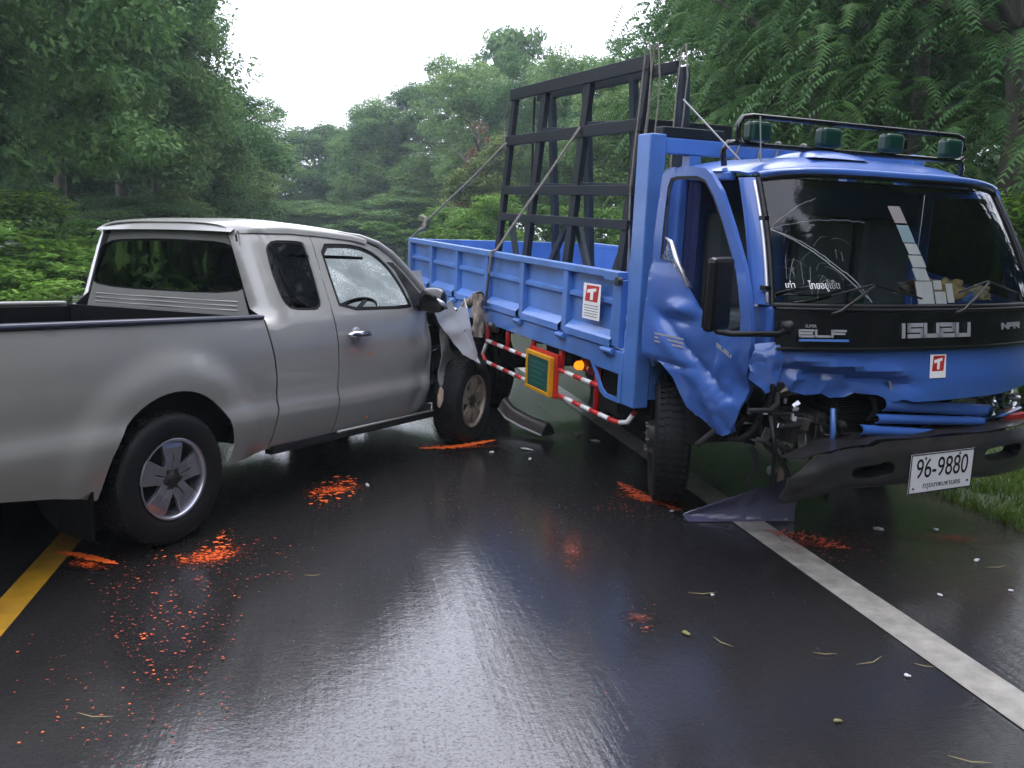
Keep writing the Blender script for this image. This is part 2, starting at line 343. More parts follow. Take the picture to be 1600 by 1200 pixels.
def roadmat():
    m = bpy.data.materials.new('wet_asphalt'); m.use_nodes = True; n = m.node_tree.nodes; l = m.node_tree.links
    b = n['Principled BSDF']
    tc = n.new('ShaderNodeTexCoord')
    mp = n.new('ShaderNodeMapping'); mp.inputs['Rotation'].default_value = (0, 0, -R(11.4)); l.new(tc.outputs['Object'], mp.inputs['Vector'])
    st = n.new('ShaderNodeMapping'); st.inputs['Scale'].default_value = (1.6, 0.07, 1); l.new(mp.outputs[0], st.inputs['Vector'])
    def noi(sc, det, rough=0.6, src=None):
        t = n.new('ShaderNodeTexNoise'); t.inputs['Scale'].default_value = sc; t.inputs['Detail'].default_value = det; t.inputs['Roughness'].default_value = rough
        l.new((src or mp).outputs[0], t.inputs['Vector']); return t
    big = noi(0.7, 4); streak = noi(5.0, 5, 0.65, st); agg = noi(110, 3, 0.7); mid = noi(22, 5, 0.65); fine = noi(320, 2)
    rp = n.new('ShaderNodeValToRGB'); e = rp.color_ramp.elements; e[0].position = 0.42; e[0].color = (0.005, 0.005, 0.0055, 1); e[1].position = 0.72; e[1].color = (0.026, 0.0235, 0.0235, 1)
    l.new(agg.outputs['Fac'], rp.inputs[0])
    mx = n.new('ShaderNodeMix'); mx.data_type = 'RGBA'; mx.blend_type = 'MULTIPLY'; mx.inputs[0].default_value = 0.75
    r2 = n.new('ShaderNodeValToRGB'); r2.color_ramp.elements[0].position = 0.35; r2.color_ramp.elements[0].color = (0.55, 0.5, 0.48, 1); r2.color_ramp.elements[1].position = 0.7; r2.color_ramp.elements[1].color = (1, 1, 1, 1)
    l.new(big.outputs['Fac'], r2.inputs[0]); l.new(rp.outputs[0], mx.inputs[6]); l.new(r2.outputs[0], mx.inputs[7]); sx_ = n.new('ShaderNodeSeparateXYZ'); l.new(mp.outputs[0], sx_.inputs[0])
    sh = n.new('ShaderNodeMapRange'); sh.inputs[1].default_value = 2.45; sh.inputs[2].default_value = 3.3; l.new(sx_.outputs[0], sh.inputs[0])
    sm_ = n.new('ShaderNodeMapRange'); sm_.inputs[1].default_value = 0.35; sm_.inputs[2].default_value = 0.62; sm_.inputs[4].default_value = 0.8; l.new(noi(1.6, 7, .7).outputs['Fac'], sm_.inputs[0])
    ml = n.new('ShaderNodeMath'); ml.operation = 'MULTIPLY'; l.new(sh.outputs[0], ml.inputs[0]); l.new(sm_.outputs[0], ml.inputs[1])
    mud = n.new('ShaderNodeMix'); mud.data_type = 'RGBA'; mud.inputs[7].default_value = (0.034, 0.022, 0.014, 1); l.new(ml.outputs[0], mud.inputs[0]); l.new(mx.outputs[2], mud.inputs[6]); l.new(mud.outputs[2], b.inputs['Base Color'])
    b.inputs['Roughness'].default_value = 0.45; b.inputs['Specular IOR Level'].default_value = 0.12
    # water film: thin coat, rippled where stones break through
    b.inputs['Coat IOR'].default_value = 1.95
    sm = n.new('ShaderNodeMath'); sm.operation = 'ADD'; l.new(streak.outputs['Fac'], sm.inputs[0]); l.new(mid.outputs['Fac'], sm.inputs[1])
    cw = n.new('ShaderNodeMapRange'); cw.inputs[1].default_value = 0.72; cw.inputs[2].default_value = 1.0; cw.inputs[3].default_value = 0.65; cw.inputs[4].default_value = 1.0
    l.new(sm.outputs[0], cw.inputs[0])
    stn = noi(75, 4, .75); sq = n.new('ShaderNodeMapRange'); sq.inputs[1].default_value = 0.36; sq.inputs[2].default_value = 0.50; sq.inputs[3].default_value = 0.42; l.new(stn.outputs['Fac'], sq.inputs[0])
    cm_ = n.new('ShaderNodeMath'); cm_.operation = 'MULTIPLY'; l.new(cw.outputs[0], cm_.inputs[0]); l.new(sq.outputs[0], cm_.inputs[1]); l.new(cm_.outputs[0], b.inputs['Coat Weight'])
    cr = n.new('ShaderNodeMapRange'); cr.inputs[1].default_value = 0.8; cr.inputs[2].default_value = 1.15; cr.inputs[3].default_value = 0.07; cr.inputs[4].default_value = 0.012
    l.new(sm.outputs[0], cr.inputs[0]); l.new(cr.outputs[0], b.inputs['Coat Roughness'])
    h1 = n.new('ShaderNodeMath'); h1.operation = 'MULTIPLY_ADD'; l.new(agg.outputs['Fac'], h1.inputs[0]); h1.inputs[1].default_value = 0.22; hs = n.new('ShaderNodeMath'); hs.operation = 'MULTIPLY_ADD'; hs.inputs[1].default_value = 2.2; l.new(streak.outputs['Fac'], hs.inputs[0]); l.new(mid.outputs['Fac'], hs.inputs[2]); l.new(hs.outputs[0], h1.inputs[2])
    bp = n.new('ShaderNodeBump'); bp.inputs['Strength'].default_value = 0.12; bp.inputs['Distance'].default_value = 0.012; l.new(h1.outputs[0], bp.inputs['Height'])
    l.new(bp.outputs[0], b.inputs['Coat Normal'])
    b2 = n.new('ShaderNodeBump'); b2.inputs['Strength'].default_value = 0.7; b2.inputs['Distance'].default_value = 0.01; l.new(agg.outputs['Fac'], b2.inputs['Height']); l.new(b2.outputs[0], b.inputs['Normal'])
    return m
M['road'] = roadmat()
def linemat(name, c, worn):
    m = mat(name, c, rough=0.45, coat=0.5, coat_r=0.15, col2=tuple(k * worn for k in c), vscale=9, grime=0.55, grime_col=(0.06, 0.055, 0.045), bump=0.3, bscale=90); return m
M['line_w'] = linemat('white_road_paint', (0.30, 0.285, 0.25), 0.5)
M['line_y'] = linemat('yellow_road_paint', (0.42, 0.22, 0.008), 0.6)

# ------------------------------------------------------------------ ground, road
RA = R(11.4); RD = Vector((-math.sin(RA), math.cos(RA), 0)); RN = Vector((math.cos(RA), math.sin(RA), 0))
def road_pt(s, t, z=0.0):
    """s metres along the road from the photographer, t to the right; bends left after 62 m"""
    if s <= 62: return RD * s + RN * t + Vector((0, 0, z))
    a = (s - 62) / 75.0; c = RD * 62 - RN * 75
    return c + (RN * math.cos(a) + RD * math.sin(a)) * (75 + t) + Vector((0, 0, z))
def ribbon(name, t0, t1, s0, s1, z, mt, nt_=1, ds=2.0, jit=0):
    ss_ = np.arange(s0, s1 + 1e-6, ds); mb = MB()
    def fn(u, v):
        s = s0 + (s1 - s0) * u; t = t0 + (t1 - t0) * v
        if jit and (v == 0 or v == 1): t += jit * noise.noise(Vector((s * 0.9, t, 3))) + jit * .5 * noise.noise(Vector((s * 4, t, 3)))
        return road_pt(s, t, z)
    mb.grid(fn, len(ss_), nt_); o = mb.build(name, mt); tag(o, kind='structure'); return o
def gz(x, y):
    """ground height beside the road"""
    p = Vector((x, y, 0)); s = p.dot(RD); t = p.dot(RN)
    if s > 62:
        c = RD * 62 - RN * 75; t = (p - c).length - 75
    d = max(0, max(t - 4.0, -6.7 - t)); h = -0.14 * ss(0.25, 2.2, d) + 0.5 * ss(4, 14, d)
    return -0.006 + h + (0.05 * noise.noise(Vector((x, y, 0)) * 0.7) if d > 0.3 else 0)
def gridground():
    mb = MB(); xs = [-400, -200, -120, -80] + list(np.arange(-60, 60.1, 1.5)) + [80, 120, 200, 400]; ys = [-300, -120, -60] + list(np.arange(-30, 120.1, 1.5)) + [150, 200, 300, 500]
    nx, ny = len(xs), len(ys); vs = [(x, y, gz(x, y) - 0.02) for x in xs for y in ys]
    mb.add(vs, [(i * ny + j, (i + 1) * ny + j, (i + 1) * ny + j + 1, i * ny + j + 1) for i in range(nx - 1) for j in range(ny - 1)])
    o = mb.build('ground', M['soil'], smooth=True); tag(o, kind='structure')
gridground()
ribbon('road', -6.6, 4.05, -30, 150, 0.0, M['road'], nt_=10, ds=1.0, jit=0.12)
ribbon('edge_line', 2.25, 2.44, -30, 150, 0.004, M['line_w'], ds=0.6)
ribbon('edge_line', -5.05, -4.90, -30, 150, 0.004, M['line_w'], ds=2)
ribbon('centre_line', -1.395, -1.265, -30, 150, 0.004, M['line_y'], ds=0.6)
# near-field verge sheet with finer relief on the right
def verge(u, v):
    s = 1 + 24 * u; t = 3.85 + 6 * v; p = road_pt(s, t + 0.12 * noise.noise(Vector((s * 2, 0, 0)))); return (p.x, p.y, gz(p.x, p.y) + 0.015 * (v > 0) - 0.01 * (v == 0) + 0.03 * noise.noise(p * 2.2) * (v > 0))
tag(MB().grid(verge, 80, 30).build('verge', M['soil'], smooth=True), kind='structure')

def fast_mesh(name, V, F, mt, smooth=False):
    me = bpy.data.meshes.new(name); V = np.asarray(V, dtype=np.float32); F = np.asarray(F, dtype=np.int32); k = F.shape[1]
    me.vertices.add(len(V)); me.vertices.foreach_set('co', V.ravel()); me.loops.add(F.size); me.loops.foreach_set('vertex_index', F.ravel())
    me.polygons.add(len(F)); me.polygons.foreach_set('loop_start', np.arange(0, F.size, k)); me.materials.append(mt); me.update(calc_edges=True); return me
def grass(name, s0, s1, t0, t1, n, h, label_kind='stuff'):
    S = RNG.uniform(s0, s1, n); T = t0 + (t1 - t0) * RNG.uniform(0, 1, n) ** 1.2; V = []; 
    for s, t in zip(S, T):
        p = road_pt(s, t); cl = noise.noise(Vector((p.x * 1.6, p.y * 1.6, 5)))
        if cl < -0.45: continue
        z = gz(p.x, p.y) - 0.02; hh = h * (0.5 + random.random()) * (0.8 + cl); a = random.uniform(0, 6.28); w_ = 0.006 + 0.004 * random.random(); ln = random.uniform(0.2, 0.8) * hh; b = random.uniform(0, 6.28)
        dx, dy = math.cos(a) * w_, math.sin(a) * w_; lx, ly = math.cos(b) * ln, math.sin(b) * ln
        V += [(p.x - dx, p.y - dy, z), (p.x + dx, p.y + dy, z), (p.x + lx * .4 + dx * .6, p.y + ly * .4 + dy * .6, z + hh * .6), (p.x + lx * .4 - dx * .6, p.y + ly * .4 - dy * .6, z + hh * .6), (p.x + lx, p.y + ly, z + hh)]
    k = len(V) // 5; base = np.arange(k)[:, None] * 5
    F = np.concatenate([base + [[0, 1, 2]], base + [[0, 2, 3]], base + [[3, 2, 4]]])
    o = bpy.data.objects.new(name, fast_mesh(name, V, F, M['grass'])); C.objects.link(o); tag(o, kind='stuff'); return o
tag(grass('grass', 0, 16, 3.85, 9.5, 110000, 0.10), 'short green grass on the verge beside the truck bumper', 'grass')
tag(grass('grass', 14, 62, 3.9, 12, 30000, 0.28), 'rough grass along the far right roadside behind the truck', 'grass')
tag(grass('grass', 8, 62, -13, -6.5, 30000, 0.30), 'rough grass along the left roadside below the trees', 'grass')
def overmat(name, c, dens):
    m = bpy.data.materials.new(name); m.use_nodes = True; n = m.node_tree.nodes; l = m.node_tree.links; n.clear()
    o = n.new('ShaderNodeOutputMaterial'); tr = n.new('ShaderNodeBsdfTransparent'); b = n.new('ShaderNodeBsdfPrincipled'); b.inputs['Base Color'].default_value = (*c, 1); b.inputs['Roughness'].default_value = .5
    tc = n.new('ShaderNodeTexCoord'); ln = n.new('ShaderNodeVectorMath'); ln.operation = 'LENGTH'; l.new(tc.outputs['Object'], ln.inputs[0])
    fo = n.new('ShaderNodeMapRange'); fo.inputs[1].default_value = 1.0; fo.inputs[2].default_value = 0.0; l.new(ln.outputs['Value'], fo.inputs[0])
    t1 = n.new('ShaderNodeTexNoise'); t1.inputs['Scale'].default_value = 60; t1.inputs['Detail'].default_value = 6; t1.inputs['Roughness'].default_value = .75
    ge = n.new('ShaderNodeNewGeometry'); l.new(ge.outputs['Position'], t1.inputs['Vector'])
    ad = n.new('ShaderNodeMath'); ad.operation = 'MULTIPLY_ADD'; ad.inputs[1].default_value = 0.30; l.new(fo.outputs[0], ad.inputs[0]); l.new(t1.outputs['Fac'], ad.inputs[2])
    th = n.new('ShaderNodeMapRange'); th.inputs[1].default_value = 0.66; th.inputs[2].default_value = 0.80; th.inputs[4].default_value = dens; l.new(ad.outputs[0], th.inputs[0])
    mx = n.new('ShaderNodeMixShader'); l.new(th.outputs[0], mx.inputs[0]); l.new(tr.outputs[0], mx.inputs[1]); l.new(b.outputs[0], mx.inputs[2]); l.new(mx.outputs[0], o.inputs[0]); return m
M['overspray'] = overmat('overspray', (0.75, 0.10, 0.012), 0.95)
M['overspray_dull'] = overmat('overspray_dull', (0.20, 0.035, 0.015), 0.55)
#SPLIT
# ------------------------------------------------------------------ trees and shrubs
def leaf_cloud(cents, rads, per, size, flat=0.6, droop=0.0):
    """small folded leaf quads scattered in clumps"""
    cents = np.asarray(cents); rads = np.asarray(rads); n = len(cents) * per
    ci = np.repeat(np.arange(len(cents)), per)
    d = RNG.normal(size=(n, 3)); d /= np.linalg.norm(d, axis=1)[:, None]
    rr = RNG.uniform(0.25, 1, n) ** 0.5
    off = d * rr[:, None] * rads[ci][:, None]; off[:, 2] *= flat
    off[:, 2] -= droop * (off[:, 0] ** 2 + off[:, 1] ** 2) / (rads[ci] + 1e-6)
    P = cents[ci] + off
    nrm = d * 0.6 + np.array([0, 0, 0.7]) + RNG.normal(size=(n, 3)) * 0.45; nrm /= np.linalg.norm(nrm, axis=1)[:, None]
    a = RNG.normal(size=(n, 3)); a[:, 2] -= 0.5; u = np.cross(nrm, a); u /= np.linalg.norm(u, axis=1)[:, None]; v = np.cross(nrm, u)
    sz = size * RNG.uniform(0.6, 1.4, n)[:, None]
    V = np.stack([P - v * sz, P + u * sz * 0.42, P + v * sz * 0.9 - nrm * sz * 0.25, P - u * sz * 0.42], 1).reshape(-1, 3)
    return V, np.arange(n * 4).reshape(-1, 4)
def crown_mesh(name, seed, H=10, D=7, base=0.12, clumps=260, per=120, size=0.09, mt='leaf_mid', kind='round', cr=(0.40, 0.90)):
    rs = np.random.default_rng(seed); cs = []
    lobes = []
    for k in range(13):
        a = rs.uniform(0, 6.28); zz = rs.uniform(base + 0.18, 0.86); wd = math.sin(math.pi * min(0.97, max(0.12, (zz - base * 0.3) * 0.9))) ** 0.6
        r = rs.uniform(0.25, 0.62) * D / 2 * wd; lobes.append((r * math.cos(a), r * math.sin(a), zz * H, rs.uniform(0.16, 0.30) * D))
    lobes.append((rs.uniform(-.5, .5), rs.uniform(-.5, .5), 0.86 * H, 0.2 * D)); lobes.append((0, 0, 0.55 * H, 0.36 * D))
    while len(cs) < clumps:
        L = lobes[rs.integers(len(lobes))]; d = rs.normal(size=3); d /= np.linalg.norm(d); rr = L[3] * rs.uniform(0.55, 1.05)
        p = np.array(L[:3]) + d * rr * np.array([1, 1, 0.8])
        if p[2] < base * H * 0.6 or p[2] > H: continue
        cs.append(p)
    rad = rs.uniform(*cr, len(cs))
    V, F = leaf_cloud(cs, rad, per, size)
    return fast_mesh(name, V, F, M[mt])
def frond_mesh(name, seed, H=12, D=9, n=1700, mt='leaf_dark', base=0.05):
    """feathery drooping sprays: leaflets set along arching twigs"""
    rs = np.random.default_rng(seed); V = []
    for k in range(n):
        zz = rs.uniform(base, 1.0) ** 0.9 * H; prof = math.sin(math.pi * min(0.96, 0.12 + 0.84 * zz / H)) ** 0.55 * D / 2
        a = rs.uniform(0, 6.28); r = prof * rs.uniform(0.35, 1.0); p = np.array([r * math.cos(a), r * math.sin(a), zz])
        L = rs.uniform(0.5, 1.1); b = a + rs.normal() * 1.0; out = np.array([math.cos(b), math.sin(b), 0]); side_ = np.array([-out[1], out[0], 0])
        m_ = 15
        for i in range(m_):
            t = i / m_; q = p + out * L * t * 0.9 + np.array([0, 0, 0.25 * L * t - 1.05 * L * t * t])
            dirn = out * 0.9 + np.array([0, 0, 0.25 - 2.1 * t]); dirn /= np.linalg.norm(dirn)
            for sg in (-1, 1):
                ln = 0.15 * (1 - 0.55 * t) * rs.uniform(0.7, 1.3); e = side_ * sg * ln + dirn * ln * 0.5 + np.array([0, 0, -0.35 * ln]); w_ = dirn * 0.022
                V += [q - w_, q + w_, q + e + w_ * 0.3, q + e - w_ * 0.3]
    V = np.array(V); return fast_mesh(name, V, np.arange(len(V)).reshape(-1, 4), M[mt])
def trunk_mesh(name, seed, H=10, r0=0.2, limbs=7):
    rs = random.Random(seed); mb = MB(); pts = []; x = y = 0
    for i in range(8):
        pts.append((x, y, H * 0.86 * i / 7)); x += rs.uniform(-.16, .16); y += rs.uniform(-.16, .16)
    mb.tube(pts, [r0 * (1 - i / 8.5) for i in range(8)], 8)
    for k in range(limbs):
        i = rs.randint(2, 6); a = rs.uniform(0, 6.28); L = rs.uniform(1.3, 2.9); p = Vector(pts[i]); q = [p]
        for j in range(1, 5):
            q.append(p + Vector((math.cos(a) * L * j / 4, math.sin(a) * L * j / 4, L * 0.55 * j / 4 + rs.uniform(-.12, .12))))
        mb.tube(q, [r0 * 0.45 * (1 - j / 5.5) for j in range(5)], 6)
    me = bpy.data.meshes.new(name); me.from_pydata(mb.v, [], mb.f); me.materials.append(M['bark']); me.polygons.foreach_set('use_smooth', [True] * len(me.polygons)); return me
CR = {
 'round': [crown_mesh('crown', 11, mt='leaf_mid', clumps=320, per=230, size=.075), crown_mesh('crown', 12, mt='leaf_mid', clumps=320, per=230, D=8, size=.08), crown_mesh('crown', 13, mt='leaf_mid', clumps=300, per=210, D=6.4, size=.075)],
 'dark': [crown_mesh('crown', 21, mt='leaf_dark', clumps=340, per=230, size=.075, D=8), crown_mesh('crown', 22, mt='leaf_dark', clumps=340, per=220, size=.08, D=7.5)],
 'bright': [crown_mesh('crown', 31, mt='leaf_bright', clumps=200, per=110, D=8, size=.13)],
 'yellow': [crown_mesh('crown', 41, mt='leaf_yellow', clumps=170, per=100, D=6, size=.13)],
 'rust': [crown_mesh('crown', 51, mt='leaf_rust', clumps=60, per=60, D=4, size=.12)],
 'frond': [frond_mesh('crown', 61), frond_mesh('crown', 62)],
 'tall': [crown_mesh('crown', 81, H=20, D=8, mt='leaf_mid', clumps=560, per=190, size=.08), crown_mesh('crown', 82, H=20, D=8, mt='leaf_dark', clumps=560, per=190, size=.085)],
 'tall_frond': [frond_mesh('crown', 91, H=20, D=9, n=2600), frond_mesh('crown', 92, H=20, D=9, n=2600)],
 'lone': [crown_mesh('crown', 71, mt='leaf_mid', clumps=75, per=80, D=4.5, base=0.6, size=.13, cr=(0.35, 0.7))],
}
TR = [trunk_mesh('trunk', 1), trunk_mesh('trunk', 2, limbs=9), trunk_mesh('trunk', 3, limbs=10)]
CAMM = cam.matrix_world.copy()
def at(px, dist, py=600):
    """world x for a photograph column at a distance, and the height a photograph row has there"""
    q = CAMM.to_3x3() @ Vector(((px - 800) / FPX, -(py - 600) / FPX, -1)); return q.x / q.y * dist, CAMH + q.z / q.y * dist
_tn = 0
def tree(kind, px, dist, top, diam, label, group, name='tree', dry=0, trunk=True, cat='tree'):
    global _tn; _tn += 1
    x, h = at(px, dist, top); y = dist; z0 = gz(x, y) - 0.1
    hh = max(1.5, h - z0)
    if hh > 13: kind = 'tall_frond' if kind == 'frond' else ('tall' if kind in ('round', 'dark') else kind)
    ms = CR[kind]; me = ms[_tn % len(ms)]
    bH = {'frond': 12, 'tall': 20, 'tall_frond': 20}.get(kind, 10); bD = {'round': 7, 'dark': 7.8, 'bright': 8, 'yellow': 6, 'rust': 4, 'frond': 9, 'lone': 4.5, 'tall': 8, 'tall_frond': 9}[kind]
    t = empty(name, (x, y, z0), (0, 0, random.uniform(0, 6.28)), label, cat, group)
    o = bpy.data.objects.new('crown', me); C.objects.link(o); o.parent = t; o.scale = (diam / bD, diam / bD, hh / bH)
    if trunk:
        o = bpy.data.objects.new('trunk', TR[_tn % 3]); C.objects.link(o); o.parent = t; sx = max(0.6, diam / 8); o.scale = (sx, sx, hh / 10)
    return t
GL = 'trees along the left side of the road'; GC = 'trees where the road bends away'; GR = 'trees along the right side of the road'
for a in [
 # left line: column, distance, top row, crown width
 ('dark', -130, 17, -560, 8, 'tall dark tree nearest the left edge of the photo, behind the bright bushes', GL),
 ('round', 60, 22, -330, 7, 'tall leafy tree at the upper left corner with sky showing through its branches', GL),
 ('round', 170, 27, -190, 8, 'tall leafy tree over the rear window of the silver pickup', GL),
 ('round', 262, 31, -40, 5.5, 'leafy tree whose thin top sprays stand out against the white sky', GL),
 ('dark', 120, 33, 10, 9, 'dark dense tree behind the left end of the pickup cab, under the tall feathery tree', GL),
 ('dark', 290, 38, 108, 9, 'dark bushy tree above the pickup roof whose crown steps down to the sky gap', GL),
 ('round', 335, 47, 150, 7, 'smaller leafy tree at the right foot of the left tree line', GL),
 ('round', 400, 60, 205, 7, 'low hazy tree just left of the lowest point of the sky gap', GL),
 ('round', 455, 72, 200, 8, 'hazy far tree at the lowest point of the sky gap', GC),
 ('yellow', 392, 50, 262, 3.5, 'small yellowish green tree in front of the left tree line, above the pickup cab', GL),
 ('round', 520, 74, 188, 9, 'far tree with a low flat top just right of the sky gap', GC),
 ('round', 580, 66, 160, 8, 'far round tree left of the tall slope of trees behind the blue truck', GC),
 ('dark', 640, 68, 108, 9, 'far tree on the rising slope of trees above the tail of the blue truck', GC),
 ('round', 700, 62, 86, 9, 'broad far tree behind the slack rope at the tail of the truck', GC),
 ('lone', 800, 62, 8, 5, 'tree with a small separate crown standing up above the tree line against the sky', GC),
 ('round', 770, 56, 96, 8, 'leafy tree directly left of the black glass rack', GC),
 ('dark', 840, 52, 92, 8, 'dark green tree behind the left half of the black glass rack', GC),
 ('round', 905, 46, 78, 6.5, 'leafy tree behind the middle of the black glass rack', GC),
 ('round', 975, 41, 70, 5.5, 'thin leafy tree behind the top right corner of the black glass rack', GC),
 ('yellow', 235, 29, -10, 3.2, 'thin yellowish tree hanging over the dark dense tree at the upper left', GL),
 ('rust', 752, 47, 165, 2.6, 'small tree with rust coloured leaves left of the black glass rack', GC),
 ('yellow', 765, 45, 205, 4.5, 'olive yellow tree below the rust coloured leaves', GC),
 ('round', 1185, 30, -90, 6.5, 'tall tree with small leaves and sky holes above the hanging ropes of the rack', GR),
 ('dark', 1235, 26, -230, 8.5, 'tall dark tree with glossy leaves directly above the truck roof bar', GR),
 ('dark', 1330, 21, -380, 8, 'dark tree above the middle of the truck windshield', GR),
 ('frond', 1330, 16.5, -420, 7.5, 'feathery tree with drooping sprays above the truck lamps', GR),
 ('frond', 1500, 15, -520, 8, 'feathery tree with drooping sprays at the upper right corner', GR),
 ('dark', 1420, 20, -400, 9, 'dark tree filling the gap behind the two feathery trees on the right', GR),
 ('frond', 1690, 12.5, -600, 8, 'feathery tree cut off by the right edge of the photo', GR),
 ('dark', 1200, 34, 20, 8, 'dark tree further back, seen low between the rack and the truck roof', GR),
 ('round', 1010, 36, 130, 6, 'leafy tree seen through the ropes at the front end of the rack', GR),
 ]: tree(*a)
for a in [
 ('bright', 20, 17, 290, 5.5, 'large bright green bush at the left edge behind the pickup bed', 'bushes on the left verge'),
 ('bright', 110, 20, 340, 4.2, 'rounded bright green bush against the rear corner of the pickup cab', 'bushes on the left verge'),
 ('bright', -70, 13, 330, 4.0, 'bright green bush cut off by the left edge of the photo', 'bushes on the left verge'),
 ('round', 200, 27, 300, 6, 'mid green bush hidden low behind the pickup cab', 'bushes on the left verge'),
 ('yellow', 340, 44, 318, 4.5, 'pale yellow green bush peeping over the pickup roof', 'bushes on the left verge'),
 ('bright', 705, 38, 322, 4.6, 'pale green bush between the truck tail and the leaning rack', 'bushes behind the truck bed'),
 ('bright', 775, 33, 300, 4.2, 'light green bush behind the left post of the glass rack', 'bushes behind the truck bed'),
 ('bright', 850, 30, 318, 4.5, 'light green bush seen through the lower squares of the rack', 'bushes behind the truck bed'),
 ('bright', 940, 27, 322, 4.5, 'light green bush seen through the rack beside the blue post', 'bushes behind the truck bed'),
 ('bright', 1025, 24, 330, 4.2, 'light green bush in the gap between the blue post and the truck door', 'bushes behind the truck bed'),
 ('bright', 600, 55, 345, 6, 'green bush at the bend just left of the truck tail', 'bushes at the bend'),
 ('round', 540, 60, 320, 8, 'mid green bush at the bend above the pickup windshield', 'bushes at the bend'),
 ('round', 460, 66, 310, 9, 'wide hazy bush at the bend above the pickup roof', 'bushes at the bend'),
 ('round', 380, 66, 300, 8, 'hazy bush closing the road beyond the pickup roof', 'bushes at the bend'),
 ('round', 640, 60, 300, 9, 'tall bush in shade at the foot of the far slope', 'bushes at the bend'),
 ('bright', 1585, 10.5, 290, 3.2, 'bright green bush at the right edge beside the truck windshield', 'bushes on the right verge'),
 ('round', 1450, 15, 300, 5, 'mid green bush hidden behind the truck cab', 'bushes on the right verge'),
 ('bright', 1640, 9.5, 520, 2.4, 'low green bush right of the truck bumper beyond the photo edge', 'bushes on the right verge'),
 ]: tree(*a, name='bush', trunk=False, cat='bush')
# woods on both verges beside and behind the photographer (unseen, added to block sky in glass and paint)
def side_woods(name, label, tlo, thi, s0, s1, hmax, n):
    cs = []
    for k in range(n):
        t = tlo + (thi - tlo) * RNG.uniform(0, 1); s = RNG.uniform(s0, s1); p = road_pt(s, t); cs.append((p.x, p.y, RNG.uniform(0, 1) ** .9 * hmax * (0.75 + 0.35 * noise.noise(Vector((s * .25, t * .1, 1))))))
    V, F = leaf_cloud(cs, RNG.uniform(.6, 1.3, len(cs)), 80, .25)
    o = bpy.data.objects.new(name, fast_mesh(name, V, F, M['leaf_dark'])); C.objects.link(o); tag(o, label, 'woods', kind='stuff')
for k, (x, y, h_, dm) in enumerate([(8.6, 0.5, 13, 6.5), (10.5, 6.0, 14, 7), (7.5, -4.5, 13, 6.5)]):
    t = empty('tree', (x, y, -0.1), (0, 0, k * 1.3), ['open crowned tree right of the photographer level with the truck bumper', 'open crowned tree beyond the right verge beside the truck', 'open crowned tree right of and behind the photographer'][k], 'tree', 'trees beside the photographer')
    o = bpy.data.objects.new('crown', CR['round'][k]); C.objects.link(o); o.parent = t; o.scale = (dm / 7.5, dm / 7.5, h_ / 10)
    o = bpy.data.objects.new('trunk', TR[k % 3]); C.objects.link(o); o.parent = t; o.scale = (1, 1, h_ / 10)
side_woods('blocker_woods', 'added unseen woods blocking the sky to the right of and behind the photographer', 9.5, 14, -30, 6, 17, 3200)
side_woods('blocker_woods', 'added unseen woods blocking the sky to the left of and behind the photographer', -15, -10.5, -30, 11, 13, 2400)
side_woods('blocker_woods', 'added unseen woods blocking the sky far behind the photographer', -12, 11, -36, -30, 13, 1800)
tag(leafwall := MB().build('far_woods', M['leaf_mid']), 'hazy green woods closing the view beyond the bend', 'woods', kind='stuff')
def _woods():
    cs = []
    for k in range(2200):
        a = RNG.uniform(R(55), R(125)); r = RNG.uniform(84, 100); cs.append((r * math.cos(a), r * math.sin(a), 0.5 + RNG.uniform(0, 1) ** 1.1 * (7 + 3 * math.sin(a * 23) + 2 * math.sin(a * 61) + 7 * ss(R(105), R(82), a))))
    V, F = leaf_cloud(cs, RNG.uniform(1.0, 2.2, len(cs)), 50, 0.32)
    leafwall.data = fast_mesh('far_woods', V, F, M['leaf_mid'])
_woods()
for k, dz in enumerate((0.0, 0.45)):
    a = Vector((*at(-150, 36)[0:1], 36, 6.55 + dz)); b = Vector((at(1500, 34)[0], 34, 5.2 + dz)); pts = []
    a.z = at(-150, 36, 192 + 18 * k)[1]; b.z = at(1500, 34, 230 + 18 * k)[1]
    for i in range(25): t = i / 24; p = a.lerp(b, t); p.z -= 1.0 * 4 * t * (1 - t) * 0.3; pts.append(p)
    tag(MB().tube(pts, 0.007, 5).build('power_line', M['wirem'], smooth=True), ['upper', 'lower'][k] + ' of the two thin power lines crossing in front of the trees', 'wire', 'power lines across the road')
# ------------------------------------------------------------------ silver pickup
PK = empty('pickup_truck', (-2.45916, 4.73269, 0), (-0.007884, 0.033447, 1.097015), 'silver extended cab pickup with its front corner crushed against the blue truck', 'pickup')
YT = [(0.30, .775), (0.36, .820), (0.44, .852), (0.54, .876), (0.59, .887), (0.655, .862), (0.8, .876), (0.95, .874), (1.05, .862), (1.12, .848), (1.20, .815), (1.58, .650), (1.64, .60)]
def fl(x, z, cx=0.0, cz=.345):
    r = math.hypot(x - cx, (z - cz)); return 0.032 * (1 - ss(0.50, 0.66, r)) if r < 0.7 else 0
def yside(x, z):
    y = interp(z, YT); 
    # soften table corners
    y = (y + interp(z - .02, YT) + interp(z + .02, YT)) / 3
    y += fl(x, z) * (1 if z < 1.05 else 0)
    k = ss(1.08, 1.17, z)
    return y
def arch(cx, cz, r, a0, a1, n=26):
    return [(cx + r * math.cos(R(a0 + (a1 - a0) * i / n)), cz + r * math.sin(R(a0 + (a1 - a0) * i / n))) for i in range(n + 1)]
